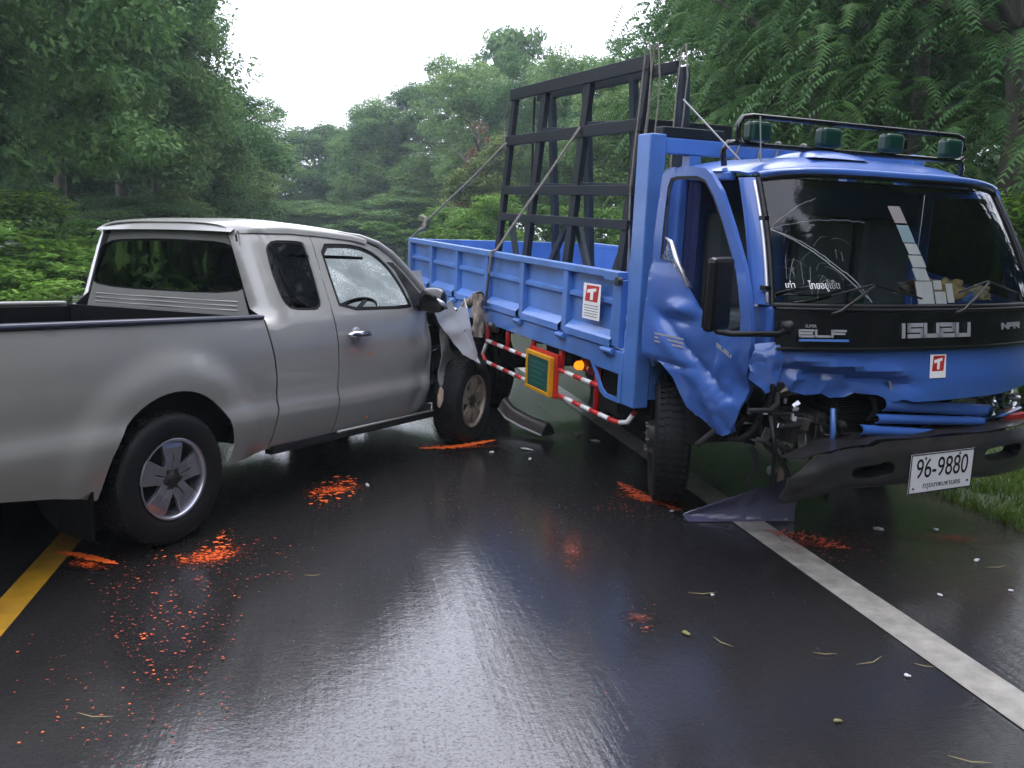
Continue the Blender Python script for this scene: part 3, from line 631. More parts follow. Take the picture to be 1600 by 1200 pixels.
def side_fn(sg, off=0.0):
    def f(x, z):
        y = yside(x, z) + off; k = ss(1.08, 1.17, z)
        if .66 < x < .88 and z > 1.109 and k > 0:
            a = (.88 - x) / .178 * R(84); x2 = .88 - .16 * math.sin(a); y2 = y - .16 * (1 - math.cos(a)); x = x + (x2 - x) * k; y = y + (y2 - y) * k
        return Vector((x, sg * y, z))
    return f
def dent(x, z):
    """crushed forward part of the door"""
    k = ss(2.05, 2.5, x); return -0.05 * k * (0.5 + 1.3 * noise.noise(Vector((x * 5, z * 4.5, 2)))) - 0.035 * k * ss(.75, .5, abs(z - .62)) + .02 * k * crumple((x, z, 0), 1, 3.0, 4)
bed_out = [(-1.12, 1.105), (-.6, 1.107), (0, 1.108), (.655, 1.108), (.685, 1.0), (.715, .89), (.738, .75), (.742, .6), (.728, .45), (.72, .365), (.405, .325)] + arch(0.0, .375, .405, -5, 190) + [(-.41, .30), (-.50, .33), (-.62, .355), (-.9, .40), (-1.10, .45), (-1.14, .7)]
cab_out = [(.668, 1.108), (.70, 1.12), (.705, 1.2), (.712, 1.4), (.716, 1.575), (.735, 1.588), (.95, 1.605), (1.1, 1.607), (1.290, 1.600), (1.272, 1.4), (1.262, 1.13), (1.285, .95), (1.293, .7), (1.292, .45), (1.285, .375), (.733, .36), (.742, .45), (.756, .6), (.752, .75), (.729, .89), (.699, 1.0)]
quarter = smoothpoly([(.865, 1.555), (1.20, 1.565), (1.222, 1.52), (1.212, 1.30), (1.195, 1.15), (.905, 1.155), (.86, 1.2), (.85, 1.38)], 2)
door_out = [(1.274, 1.13), (1.284, 1.4), (1.298, 1.598), (1.62, 1.600), (1.80, 1.59), (1.95, 1.562), (2.08, 1.50), (2.20, 1.395), (2.32, 1.27), (2.44, 1.13), (2.475, 1.06), (2.50, .85), (2.485, .6), (2.47, .42), (2.42, .385), (1.30, .378), (1.305, .45), (1.306, .7), (1.298, .95)]
dwin = smoothpoly([(1.345, 1.555), (1.64, 1.567), (1.80, 1.552), (1.93, 1.51), (2.04, 1.43), (2.12, 1.31), (2.165, 1.19), (2.17, 1.14), (1.35, 1.14), (1.345, 1.3)], 1)
for sg, nm in ((-1, 'bed_side'), (1, 'bed_side')):
    o = sheet(bed_out, [], .045, side_fn(sg)).build(nm, M['silver'], PK, smooth=True, solid=.006)
    MB().box(-1.13, .655, min(sg * .79, sg * .868), max(sg * .79, sg * .868), 1.111, 1.136).build('cap_rail', mat('cap_rail_plastic', (0.022, 0.026, 0.045), rough=0.4, coat=.2) if sg < 0 else M['silver'], PK, bevel=.011)
    # inner bed wall and wheel tub
    MB().box(-1.1, .64, min(sg * .74, sg * .78), max(sg * .74, sg * .78), .55, 1.108).build('bed_liner', M['black'], PK)
    mb = MB(); mb.lathe([(.43, .0), (.43, .22), (.02, .22)], 40, Matrix.Translation((0, sg * .60 - (.22 if sg > 0 else 0), .375)))
    if sg < 0: pass
    mb.build('wheel_tub', M['dark'], PK)
MB().box(-1.1, .66, -.76, .76, .53, .56).build('bed_floor', M['black'], PK)
MB().box(-1.16, -1.12, -.80, .80, .50, 1.12).build('tailgate', M['silver'], PK, bevel=.012)
MB().box(.64, .665, -.78, .78, .53, 1.12).build('bed_front_wall', M['black'], PK)
MB().box(-1.30, -1.17, -.82, .82, .42, .58).build('rear_bumper', M['satin'], PK, bevel=.03)
sheet(cab_out, [quarter], .04, side_fn(-1)).build('cab_side', M['silver'], PK, smooth=True, solid=.006)
sheet(quarter, [], .06, side_fn(-1, -.012)).build('quarter_window', M['winblack'], PK, smooth=True)
sheet([(a + .0, b) for a, b in quarter], [[(1.035 + (a - 1.035) * .93, 1.36 + (b - 1.36) * .93) for a, b in quarter]], .04, side_fn(-1, -.008)).build('window_seal', M['black'], PK, smooth=True)
sheet(cab_out, [quarter], .06, side_fn(1)).build('cab_side', M['silver'], PK, smooth=True, solid=.006)
sheet(quarter, [], .08, side_fn(1, -.012)).build('quarter_window', M['winblack'], PK, smooth=True)
dfn = lambda x, z: Vector((x, -(yside(x, z) + dent(x, z) * (z < 1.14)), z))
DR = sheet(door_out, [dwin], .035, dfn).build('front_door', M['silver'], PK, smooth=True, solid=.006)
sheet(door_out, [dwin], .07, side_fn(1)).build('front_door', M['silver'], PK, smooth=True, solid=.006)
sheet(dwin, [], .08, side_fn(1, -.012)).build('door_window', M['winblack'], PK, smooth=True)
inner = [(1.7 + (a - 1.7) * .91, 1.335 + (b - 1.335) * .88) for a, b in dwin]
sheet(dwin, [inner], .04, side_fn(-1, -.006)).build('window_seal', M['black'], DR, smooth=True)
# black sail triangle in front of the door window
sheet([(2.17, 1.145), (2.155, 1.26), (2.09, 1.40), (2.02, 1.46), (2.10, 1.46), (2.2, 1.37), (2.31, 1.25), (2.41, 1.145)], [], .05, side_fn(-1, .004)).build('window_sail', M['satin'], DR, smooth=True)
hb = MB(); hb.tube([(1.345, -.905, .995), (1.38, -.925, 1.0), (1.46, -.93, 1.0), (1.54, -.925, .998), (1.57, -.905, .995)], [.012, .019, .020, .019, .012], 10); hb.build('door_handle', M['chrome'], DR, smooth=True)
hb = MB(); hb.lathe([(0.0, .0), (.045, .001), (.052, .006)], 20, Matrix.Translation((1.455, -.892, .99))); hb.build('handle_recess', M['brightmetal'], DR, smooth=True)
MB().tube([(1.30, -.868, .385), (2.42, -.868, .385)], .008, 8).build('sill_strip', M['silver'], PK, smooth=True)
MB().box(.74, 2.48, -.84, -.78, .325, .375).build('sill', M['black'], PK, bevel=.01)
# roof
def roofz(x): return interp(x, [(.70, 1.600), (.80, 1.613), (1.1, 1.625), (1.4, 1.622), (1.7, 1.612), (1.86, 1.592), (2.0, 1.552), (2.1, 1.50)])
def roof_fn(u, v):
    ty = v * 2 - 1; a = abs(ty); sg = 1 if ty > 0 else -1; x = .722 + (1.895 - .722) * u - .05 * a * a * u; ze = roofz(x) - .022
    ye = interp(ze, YT) + .010; crown = .090 * ss(-.5, .3, u) * (1 - .15 * u) + .012
    if x < .88: ye -= .16 * (1 - math.cos(math.asin(min(.99, (.88 - x) / .16))))
    th = a * 1.57
    return Vector((x, sg * ye * min(1, math.sin(th) ** .80), ze + crown * math.cos(th) ** .62 * (1.0 - .12 * (1 - a))))
MB().grid(roof_fn, 30, 36).build('roof', M['silver'], PK, smooth=True, solid=.006)
MB().grid(lambda u, v: Vector((.700 + .03 * u, (v * 2 - 1) * .565, 1.590 + .022 * u + .030 * (1 - abs(v * 2 - 1) ** 2.4) * (.3 + .7 * u))), 4, 24).build('roof_spoiler', M['silver'], PK, smooth=True, solid=.004)
mb = MB(); mb.tube([(.735, -.585, 1.598), (.705, -.60, 1.575), (.70, -.612, 1.54)], .006, 6); mb.tube([(.735, .585, 1.598), (.705, .60, 1.575), (.70, .612, 1.54)], .006, 6); mb.build('roof_seam', M['black'], PK)
MB().grid(lambda u, v: roof_fn(.04 + .96 * u, .03 + .94 * v) + Vector((.02, 0, -.035)), 10, 12).build('headliner', M['dark'], PK, smooth=True)
MB().box(1.72, 1.95, -.56, -.10, 1.47, 1.49).build('sun_visor', M['dark'], PK)
# A pillars and drip rail
for sg in (-1, 1):
    pts = [(x, sg * (yside(1.5, z) + .004), z) for x, z in [(1.29, 1.625), (1.6, 1.632), (1.82, 1.618), (1.98, 1.578), (2.11, 1.513), (2.23, 1.41), (2.35, 1.285), (2.47, 1.145), (2.53, 1.07)]]
    MB().tube(pts, [.010, .016, .022, .026, .028, .028, .028, .03, .03], 10).build('a_pillar', M['silver'], PK, smooth=True)
    MB().tube([(x + .012, y + .0 - sg * -.012, z - .02) for x, y, z in pts[1:]], .011, 6).build('pillar_trim', M['black'], PK, smooth=True)
# windshield: shattered
def ws(u, v):
    ty = v * 2 - 1; x0 = 1.90 - .06 * ty * ty; z0 = 1.635 - .06 * ty * ty; x1 = 2.68 - .20 * ty * ty; z1 = 1.145 + .02 * ty * ty
    y = ty * (.62 + .18 * u); p = Vector((x0 + (x1 - x0) * u, y, z0 + (z1 - z0) * u)); p += Vector((.6, 0, .8)) * (.035 * math.sin(math.pi * u) - .05 * math.exp(-((ty + .3) ** 2 + (u - .6) ** 2) * 6) + .012 * noise.noise(p * 6)); return p
MB().grid(ws, 24, 34).build('windshield', M['winshatter'], PK, smooth=True)
# cab rear wall with window and ribs
def rearw(y, z): return Vector((.722 + .035 * ss(1.1, 1.6, z) - .018 * (1 - (y / .7) ** 2), y, z))
yo = lambda z: interp(z, YT) - .155
rw_out = [(-yo(1.06) , 1.06), (yo(1.06), 1.06), (yo(1.3), 1.3), (yo(1.5), 1.5), (yo(1.595), 1.595), (-yo(1.595), 1.595), (-yo(1.5), 1.5), (-yo(1.3), 1.3)]
rwin = smoothpoly([(-.655, 1.235), (.655, 1.235), (.615, 1.36), (.565, 1.535), (0, 1.55), (-.565, 1.535), (-.615, 1.36)], 2)
sheet(rw_out, [rwin], .05, rearw).build('cab_back', M['silver'], PK, smooth=True, solid=.008)
sheet(rwin, [], .08, lambda y, z: rearw(y, z) + Vector((.006, 0, 0))).build('rear_window', M['winblack'], PK, smooth=True)
sheet(rwin, [[(a * .975, 1.39 + (b - 1.39) * .93) for a, b in rwin]], .05, lambda y, z: rearw(y, z) + Vector((-.003, 0, 0))).build('window_seal', M['black'], PK, smooth=True)
for zz in (1.145, 1.17, 1.195): MB().tube([rearw(-.60, zz) + Vector((-.003, 0, 0)), rearw(0, zz) + Vector((-.003, 0, 0)), rearw(.60, zz) + Vector((-.003, 0, 0))], .006, 6).build('pressed_rib', M['silver'], PK, smooth=True)
# interior
MB().box(.76, 2.5, -.80, .80, .35, .42).build('cab_floor', M['dark'], PK)
MB().box(.765, .79, -.62, .62, .42, 1.22).build('rear_trim', M['dark'], PK)
for sy in (-.40, .40):
    s_ = MB(); s_.box(1.35, 1.85, sy - .24, sy + .24, .55, .72); s_.build('seat', M['seat'], PK, bevel=.05)
    s_ = MB(); s_.box(1.22, 1.34, sy - .23, sy + .23, .70, 1.18); s_.build('seat_back', M['seat'], PK, bevel=.04)
def dashf(u, v):
    y = -.74 + 1.48 * v; x = 2.66 - .46 * u; z = 1.145 - .05 * u ** 2 + .04 * math.exp(-((y + .38) / .17) ** 2) * math.exp(-((u - .75) / .25) ** 2) + .02 * noise.noise(Vector((x * 4, y * 4, 0)))
    return Vector((x, y, z))
MB().grid(dashf, 14, 40).build('dashboard', M['dashgrey'], PK, smooth=True)
MB().grid(lambda u, v: Vector((2.2 + .12 * u, -.74 + 1.48 * v, 1.095 - .50 * u)), 4, 6).build('dash_face', M['dash'], PK, smooth=True)
for yy in (-.66, .05, .63): MB().box(2.19, 2.205, yy - .055, yy + .055, 1.0, 1.06).build('air_vent', M['black'], PK)
st = MB(); cc = Vector((2.09, -.38, 1.085)); axv = Vector((-.55, 0, .83)).normalized(); e1 = Vector((0, 1, 0)); e2 = axv.cross(e1)
st.tube([cc + (e1 * math.cos(a) + e2 * math.sin(a)) * .185 for a in [i * 2 * math.pi / 36 for i in range(37)]], .016, 8, False); sw = st.build('steering_wheel', M['satin'], PK, smooth=True)
hbm = MB(); hbm.tube([cc - axv * .05, cc + axv * .01], [.06, .05], 14)
for a in (0.2, math.pi - .2, -math.pi / 2): hbm.bar(cc, cc + (e1 * math.cos(a) + e2 * math.sin(a)) * .18, .035, .012)
hbm.build('wheel_hub', M['satin'], sw)
# wheels
def wheel(parent, x, y, z, sg, rimmat, yaw=0, camb=0, Rt=.333, wd=.215, rr=.205):
    """five spoke alloy; sg -1: outer face towards -Y"""
    e = MB(); prof = [(rr, -wd * .42), (rr + .02, -wd * .49), (Rt * .86, -wd * .52), (Rt * .955, -wd * .46), (Rt, -wd * .36), (Rt + .0, 0), (Rt, wd * .36), (Rt * .955, wd * .46), (Rt * .8, wd * .5), (rr, wd * .42)]
    e.lathe(prof, 64); 
    ty = e.build('wheel', M['tyre'], parent, smooth=True); ty.location = (x, y, z); ty.rotation_euler = (camb, random.uniform(0, 1), yaw) if False else (camb, 0, yaw)
    g = MB()   # tread blocks
    for k in range(60):
        a = k * 2 * math.pi / 60; Mx = Matrix.Rotation(-a, 4, 'Y')
        for q, (y0, y1) in enumerate([(-wd * .38, -wd * .2), (-wd * .15, wd * .0), (wd * .05, wd * .18), (wd * .23, wd * .38)]): g.box(Rt - .004, Rt + .005, y0, y1, -.011 + .006 * (q % 2), .011 + .006 * (q % 2), Mx)
    tag(g.build('tread', M['tyre'], ty), kind='stuff')
    o_ = -wd * .45 if sg < 0 else wd * .45; s = -1 if sg < 0 else 1
    rim = MB(); rim.lathe([(rr + .002, o_ + s * .006), (rr - .004, o_ + s * .010), (rr - .014, o_ - s * .004), (rr - .02, o_ - s * .05), (rr - .03, -o_ * .6)], 56); rim.build('rim', rimmat, ty, smooth=True)
    dk = MB(); dk.lathe([(0, o_ - s * .075), (rr - .02, o_ - s * .075)], 40); dk.build('brake_backing', M['rimdark'], ty)
    sp = MB()
    for k in range(5):
        a = k * 2 * math.pi / 5 + .31; Mx = Matrix.Rotation(-a, 4, 'Y')
        for dz in (-.027, .027):
            pts = [(.045, o_ - s * .012), (.10, o_ - s * .002), (.16, o_ - s * .006), (rr - .012, o_ - s * .016)]
            vs = []
            for r_, yy in pts:
                for zz in (-.021, .021): vs.append(Mx @ Vector((r_, yy, dz * (.8 + r_ * 1.6) + zz * (1 + .6 * (r_ > .12)))))
                for zz in (.021, -.021): vs.append(Mx @ Vector((r_, yy - s * .028, dz * (.8 + r_ * 1.6) + zz * (1 + .6 * (r_ > .12)))))
            sp.add(vs, [(i * 4 + j, i * 4 + (j + 1) % 4, i * 4 + 4 + (j + 1) % 4, i * 4 + 4 + j) for i in range(3) for j in range(4)] + [(0, 1, 2, 3), (12, 13, 14, 15)])
    sp.build('spokes', rimmat, ty, bevel=.003)
    hb = MB(); hb.lathe([(0, o_ - s * .008), (.028, o_ - s * .008), (.030, o_ - s * .014), (.066, o_ - s * .012), (.072, o_ - s * .04)], 30)
    hb.build('hub', M['rimdark'], ty, smooth=True)
    nb = MB()
    for k in range(6):
        a = k * math.pi / 3; nb.lathe([(0, 0), (.009, 0), (.010, s * -.016)], 8, Matrix.Translation((.05 * math.cos(a), o_ - s * .004, .05 * math.sin(a))))
    nb.build('lug_nuts', M['metal'], ty)['kind'] = 'stuff'
    return ty
wheel(PK, 0, -.775, .333, -1, M['alloy'])
wheel(PK, 0, .77, .343, 1, M['alloy'])
wheel(PK, 2.86, -.865, .418, -1, M['alloy_mud'], yaw=R(4), camb=R(2))
wheel(PK, 3.08, .74, .443, 1, M['alloy_mud'])
MB().box(-.46, -.445, -.85, -.62, .13, .42).build('mud_flap', M['black'], PK)
MB().box(-.46, -.44, .62, .88, .12, .42).build('mud_flap', M['black'], PK)
# chassis
for sy in (-.42, .42): MB().box(-1.2, 3.3, sy - .05, sy + .05, .38, .50).build('chassis_rail', M['dark'], PK)
MB().tube([(0, -.7, .345), (0, .7, .345)], .05, 10).build('rear_axle', M['dark'], PK)
MB().lathe([(0, -.13), (.12, -.09), (.14, 0), (.12, .09), (0, .13)], 20, Matrix.Translation((0, 0, .345))).build('differential', M['dark'], PK, smooth=True)
MB().box(.5, 1.6, -.35, .35, .33, .50).build('underbody', M['dark'], PK)
MB().tube([(1.0, .3, .30), (.2, .45, .31), (-.9, .55, .33)], .035, 10).build('exhaust_pipe', M['metal'], PK)
MB().box(2.55, 3.3, -.45, .45, .32, .95).build('engine_block', M['dark'], PK, bevel=.05)
# crushed front: fender, hood, bumper
def fold(outl, fn, step, amp, sc, seed, name, mt, thick=.005, nrm=Vector((0, -1, 0)), lab=None):
    mb = sheet(outl, [], step, lambda a, b: (lambda p: p + nrm * crumple(p, amp, sc, seed))(fn(a, b)))
    o = mb.build(name, mt, PK, auto=R(24), solid=thick)
    if lab: o['label'] = lab
    return o
# torn fender: V-folded panel standing out towards the photographer
def fend(x, z):
    y = -.86 - .30 * (1.2 - z) * ss(2.44, 2.6, x); k1 = (x - 2.60) - (1.08 - z) * .42; y += -.07 * math.exp(-abs(k1) * 14) + .10 * ss(2.82, 3.02, x); y += .05 * math.exp(-((k1 - .10) / .05) ** 2)
    return Vector((x, y, z))
fold([(2.40, 1.13), (2.44, 1.20), (2.50, 1.16), (2.54, 1.205), (2.60, 1.09), (2.70, 1.07), (2.76, 1.15), (2.86, 1.13), (2.90, 1.21), (2.93, 1.05), (2.925, .88), (2.92, .72), (2.88, .66), (2.80, .70), (2.72, .74), (2.62, .80), (2.54, .92), (2.46, 1.03)], fend, .028, .020, 4.0, 3, 'front_fender', M['silver_lit'], lab='crushed and torn front fender')
fold([(2.50, 1.06), (2.57, 1.0), (2.66, .88), (2.76, .78), (2.86, .74), (2.84, .70), (2.70, .70), (2.58, .62), (2.53, .52), (2.515, .40), (2.50, .42), (2.50, .6), (2.515, .85)], lambda x, z: Vector((x, -.865 + .05 * ss(2.5, 2.8, x), z)), .035, .02, 4.5, 9, 'fender_rear_edge', M['silver'], lab='buckled lower edge of the front fender')
fold([(2.47, .50), (2.50, .56), (2.54, .53), (2.53, .46), (2.50, .40), (2.475, .42)], lambda x, z: Vector((x - .03, -.90, z)), .03, .012, 6, 5, 'torn_flap', mat('torn_liner', (0.55, 0.42, 0.30), rough=.6, vary=.3))
def hoodf(x, y):
    z = 1.10 + .04 * (1 - (y / .8) ** 2) - .16 * ss(2.7, 3.9, x); d = math.exp(-(((x - 3.5) / .5) ** 2 + ((y + .75) / .5) ** 2)); return Vector((x - .18 * d, y + .1 * d, z + .10 * math.exp(-((x - 3.0) / .16) ** 2) * ss(.6, -.6, y) - .2 * d))
fold([(2.58, .74), (2.72, .2), (2.74, -.2), (2.64, -.70), (2.9, -.80), (3.2, -.78), (3.45, -.62), (3.72, -.1), (3.9, .4), (3.88, .78), (3.2, .82)], hoodf, .07, .03, 3.2, 7, 'hood', M['silver'], nrm=Vector((0, 0, 1)), lab='buckled hood')
fold([(2.30, 1.15), (2.28, 1.36), (2.31, 1.405), (2.46, 1.41), (2.50, 1.30), (2.53, 1.14)], lambda x, z: Vector((x, -.72 + .05 * (z - 1.1), z)), .04, .004, 5, 2, 'hood_corner', M['silver_lit'], nrm=Vector((0, 1, 0)), lab='hood corner folded upright at the windshield')
fold([(2.75, 1.05), (3.6, .95), (3.85, .7), (3.8, .45), (3.45, .45), (3.4, .62), (3.2, .76), (2.95, .77), (2.78, .62), (2.7, .45), (2.55, .45), (2.5, 1.05)], lambda x, z: Vector((x, .86, z)), .09, .01, 3, 6, 'front_fender', M['silver'], nrm=Vector((0, 1, 0)))
fold([(-.35, .45), (.86, .40), (.88, .68), (.5, .72), (-.2, .66)], lambda y, z: Vector((3.98 - .25 * (1 - ss(-.4, .5, y)) - .1 * y * y, y, z)), .07, .03, 4, 8, 'front_bumper', M['silver'], nrm=Vector((1, 0, 0)))
MB().box(3.82, 3.86, .40, .82, .72, .92).build('headlight', M['chrome'], PK, bevel=.02)
MB().box(3.55, 3.75, -.3, .6, .42, .85).build('radiator', M['metal'], PK, bevel=.01)
jb = MB(); rj = random.Random(5)
for k in range(26):
    a = Vector((rj.uniform(2.9, 3.45), rj.uniform(-.86, -.2), rj.uniform(.42, .98))); b = a + Vector((rj.uniform(-.2, .2), rj.uniform(-.2, .2), rj.uniform(-.2, .2))); c = (a + b) / 2 + Vector((rj.uniform(-.1, .1), 0, rj.uniform(-.1, .1)))
    jb.tube([a, c, b], rj.uniform(.008, .028), 7)
jb.build('engine_wreckage', M['metal'], PK, smooth=True)
fold([(2.62, .80), (2.80, .92), (3.02, .93), (3.15, .80), (3.22, .60), (3.12, .58), (3.02, .74), (2.86, .80), (2.70, .74), (2.60, .62), (2.55, .66)], lambda x, z: Vector((x, -.80 - .05 * math.sin(x * 9), z)), .04, .03, 6, 12, 'wheel_arch_liner', M['satin'])
# door mirror
mm = MB(); mm.grid(lambda u, v: Vector((2.23 + .06 * math.cos(v * 6.2832) * math.sin(u * math.pi) ** .5, -.965 - .10 * math.cos(u * math.pi), 1.205 + .088 * math.sin(v * 6.2832) * math.sin(u * math.pi) ** .4)), 16, 24)
mm.tube([(2.25, -.84, 1.15), (2.24, -.92, 1.17)], .03, 8); mir = mm.build('door_mirror', M['satin'], PK, smooth=True)
MB().tube([(2.18, -1.03, 1.22), (2.20, -1.06, 1.19), (2.25, -1.07, 1.15)], [.006, .018, .008], 8).build('mirror_shell', M['brightmetal'], mir, smooth=True)
# spatter
for (x, z) in [(1.62, .86), (1.62, .44)]: MB().lathe([(0, 0), (.010, 0)], 8, Matrix.Translation((x, -yside(x, z) - .005, z))).build('paint_spot', M['orange'], PK)
# ------------------------------------------------------------------ blue lorry
TK = empty('lorry', (1.74085, 5.78726, 0), (0.002902, 0.040115, -1.156992), 'blue flatbed lorry facing the photographer with its front corner torn open', 'truck')
TM = Euler((0.002902, 0.040115, -1.156992), 'XYZ').to_matrix().to_4x4(); TM.translation = (1.74085, 5.78726, 0)
S0, X0 = .745, -.302; BY = -1.08
def bx(name, mt, *a, bevel=.004, parent=TK, **k): return MB().box(*a).build(name, mt, parent, bevel=bevel, **k)
# --- drop side gates
def gate(sg):
    y = sg * 1.08; xr = X0 - 6 * S0
    def yy(d): return y - sg * d      # depth d inward
    def B(mb, x0, x1, d0, d1, z0, z1): a, b = sorted((yy(d0), yy(d1))); mb.box(x0, x1, a, b, z0, z1)
    root = MB(); B(root, xr + .01, X0 - .01, .045, .060, .905, 1.36); g = root.build('side_gate', M['blue'], TK)
    t = MB(); B(t, xr, X0, -.004, .062, 1.338, 1.386); t.build('top_rail', M['blue'], g, bevel=.006)
    for k in range(7):
        x = X0 - (6 - k) * S0; w_ = .035 if 0 < k < 6 else .055; xc = x + (.0 if 0 < k < 6 else (.0275 if k == 0 else -.0275))
        t = MB(); B(t, xc - w_, xc + w_, .002, .05, .915, 1.337); t.build('rib', M['blue'], g, bevel=.005)
    for k in range(6):
        a, b = X0 - (6 - k) * S0 + .056, X0 - (5 - k) * S0 - .056
        t = MB(); ys = [yy(.044), yy(.014), yy(.044)]
        t.add([(a, ys[0], 1.158), (b, ys[0], 1.158), (a, ys[1], 1.178), (b, ys[1], 1.178), (a, ys[1], 1.20), (b, ys[1], 1.20), (a, ys[0], 1.215), (b, ys[0], 1.215)], [(0, 1, 3, 2), (2, 3, 5, 4), (4, 5, 7, 6)])
        t.build('middle_rib', M['blue'], g)
        t = MB(); t.add([(a, yy(.044), 1.005), (b, yy(.044), 1.005), (a, yy(-.012), .955), (b, yy(-.012), .955), (a, yy(-.012), .908), (b, yy(-.012), .908), (a, yy(.044), .905), (b, yy(.044), .905)], [(0, 1, 3, 2), (2, 3, 5, 4), (4, 5, 7, 6)])
        t.build('ledge', M['blue'], g)
    for k in (1, 2, 3, 4, 5):
        x = X0 - (6 - k) * S0
        h = MB(); h.box(x - .05, x + .05, *sorted((yy(-.022), yy(.0))), .862, .905); h.tube([(x - .055, yy(-.024), .885), (x + .055, yy(-.024), .885)], .016, 8); h.build('hinge', M['blue'], g, bevel=.003)
    h = MB(); h.box(X0 - .13, X0 - .01, *sorted((yy(-.022), yy(.0))), .862, .905); h.tube([(X0 - .14, yy(-.024), .885), (X0, yy(-.024), .885)], .016, 8); h.build('hinge', M['blue'], g, bevel=.003)
    h = MB(); h.box(X0 - .16, X0 + .015, *sorted((yy(-.022), yy(-.005))), 1.325, 1.385); h.build('latch', M['blue'], g, bevel=.004)
    return g
G = gate(-1); gate(1)
XR = X0 - 6 * S0
h = MB(); h.lathe([(0, -.03), (.028, -.03), (.03, 0)], 12, Matrix.Translation((X0 + .03, BY - .01, 1.33))); h.build('latch_knob', M['satin'], G)
tg = bx('tail_gate', M['blue'], XR - .02, XR + .02, -1.06, 1.06, .905, 1.375)
for k in range(5): bx('rib', M['blue'], XR - .05, XR - .021, -1.0 + .5 * k - .03, -1.0 + .5 * k + .03, .915, 1.36, parent=tg)
bx('side_sill', M['blue'], XR, -.205, BY + .004, BY + .05, .775, .895)
bx('side_sill', M['blue'], XR, -.205, 1.03, 1.076, .775, .895)
bx('deck', M['blue'], XR, -.21, -1.03, 1.03, .84, .895)
bx('rear_sill', M['blue'], XR - .03, XR, -1.07, 1.07, .76, .893)
for k in range(8): bx('cross_member', M['dark'], XR + .4 + k * .55, XR + .48 + k * .55, -1.02, 1.02, .74, .838)
for sy in (-.38, .38): bx('chassis_rail', M['dark'], XR + .1, .9, sy - .04, sy + .04, .56, .738)
# front corner pocket panel with cut-out, post and head board
pock = [(-.75, .776), (-.62, .776), (-.545, .70), (-.47, .60), (-.40, .572), (-.205, .572), (-.205, .776)]
hole = [(-.565, .755), (-.245, .755), (-.245, .60), (-.395, .60), (-.445, .625)]
sheet(pock, [hole], .06, lambda x, z: Vector((x, BY + .008, z))).build('corner_panel', M['blue'], TK, solid=.014)
bx('front_post', M['blue'], -.20, -.052, BY + .002, BY + .11, .572, 2.205, bevel=.008)
bx('front_post', M['blue'], -.20, -.052, .97, 1.078, .572, 2.205, bevel=.008)
bx('head_beam', M['blue'], -.17, -.08, BY + .112, .968, 2.10, 2.19, bevel=.006)
bx('head_beam', M['blue'], -.17, -.08, BY + .112, .968, 1.33, 1.42, bevel=.006)
bx('head_board', M['blue'], -.15, -.12, BY + .112, .968, .90, 1.328)
bx('head_strut', M['blue'], -.165, -.085, -.78, -.70, 1.422, 2.098, bevel=.004)
bx('head_strut', M['blue'], -.165, -.085, .45, .53, 1.422, 2.098, bevel=.004)
bx('front_wall', M['blue'], -.11, -.06, BY + .115, BY + .34, .62, 1.32)
# company sticker on the gate
def sticker(parent, o, ax, ay, w_, h_, white_h):
    ax = Vector(ax).normalized(); ay = Vector(ay).normalized(); n_ = ax.cross(ay)
    def q(a, b, c, d, lv): return [(a, b), (c, b), (c, d), (a, d)]
    s_ = MB().prism([(0, 0), (w_, 0), (w_, h_), (0, h_)], Vector(o), ax, ay, .0012).build('sticker', M['paper'], parent)
    y0 = h_ * .50 if white_h else h_ * .30; yt = h_ * .95
    r_ = MB(); H_ = yt - y0
    r_.prism([(.12 * w_, y0), (.84 * w_, y0), (.92 * w_, yt), (.20 * w_, yt)], Vector(o) + n_ * .0014, ax, ay, .001); r_.build('emblem', M['red'], s_)
    t_ = MB(); Y = lambda f: y0 + H_ * f
    t_.prism([(.24 * w_, Y(.72)), (.74 * w_, Y(.86)), (.76 * w_, Y(.68)), (.60 * w_, Y(.62)), (.58 * w_, Y(.10)), (.42 * w_, Y(.10)), (.43 * w_, Y(.56)), (.23 * w_, Y(.50))], Vector(o) + n_ * .0026, ax, ay, .001)
    t_.build('emblem_letter', M['paper'], s_)
    if white_h:
        l_ = MB()
        for k in range(5): l_.prism([(.1 * w_, h_ * (.08 + .075 * k)), (.9 * w_, h_ * (.08 + .075 * k)), (.9 * w_, h_ * (.095 + .075 * k)), (.1 * w_, h_ * (.095 + .075 * k))], Vector(o) + n_ * .0014, ax, ay, .0008)
        l_.build('small_print', M['rackgrey'], s_)
sticker(G, (-.755, BY - .0045, 1.045), (1, 0, .02), (0, 0, 1), .235, .235, True)
# --- side guard: red and white pipes, board, lamps
def pipe(pts, name='guard_rail'):
    pts = [Vector(p) for p in pts]; L = [0]
    for a, b in zip(pts, pts[1:]): L.append(L[-1] + (b - a).length)
    def P(s):
        for i in range(len(L) - 1):
            if s <= L[i + 1] + 1e-9: return pts[i].lerp(pts[i + 1], (s - L[i]) / (L[i + 1] - L[i]))
        return pts[-1]
    mb = MB(); s = 0; k = 0
    while s < L[-1] - .01:
        e = min(L[-1], s + .125); mb.cm = k % 2; mb.tube([P(s), P((s + e) / 2), P(e)], .0165, 10); s = e; k += 1
    mb.cm = 1; mb.m[-1:] = mb.m[-1:]
    return mb.build(name, [M['white'], M['red']], TK, smooth=True)
GY = -1.055
pipe([(-2.50, GY, .62), (-.50, GY, .62)]); pipe([(-2.62, GY + .05, .60), (-2.60, GY, .48), (-2.50, GY, .435), (-.26, GY, .435), (-.19, GY + .03, .45), (-.15, GY + .06, .53)])
pipe([(-4.7, GY, .62), (-4.25, GY, .62)]); pipe([(-4.7, GY, .435), (-4.2, GY, .435)])
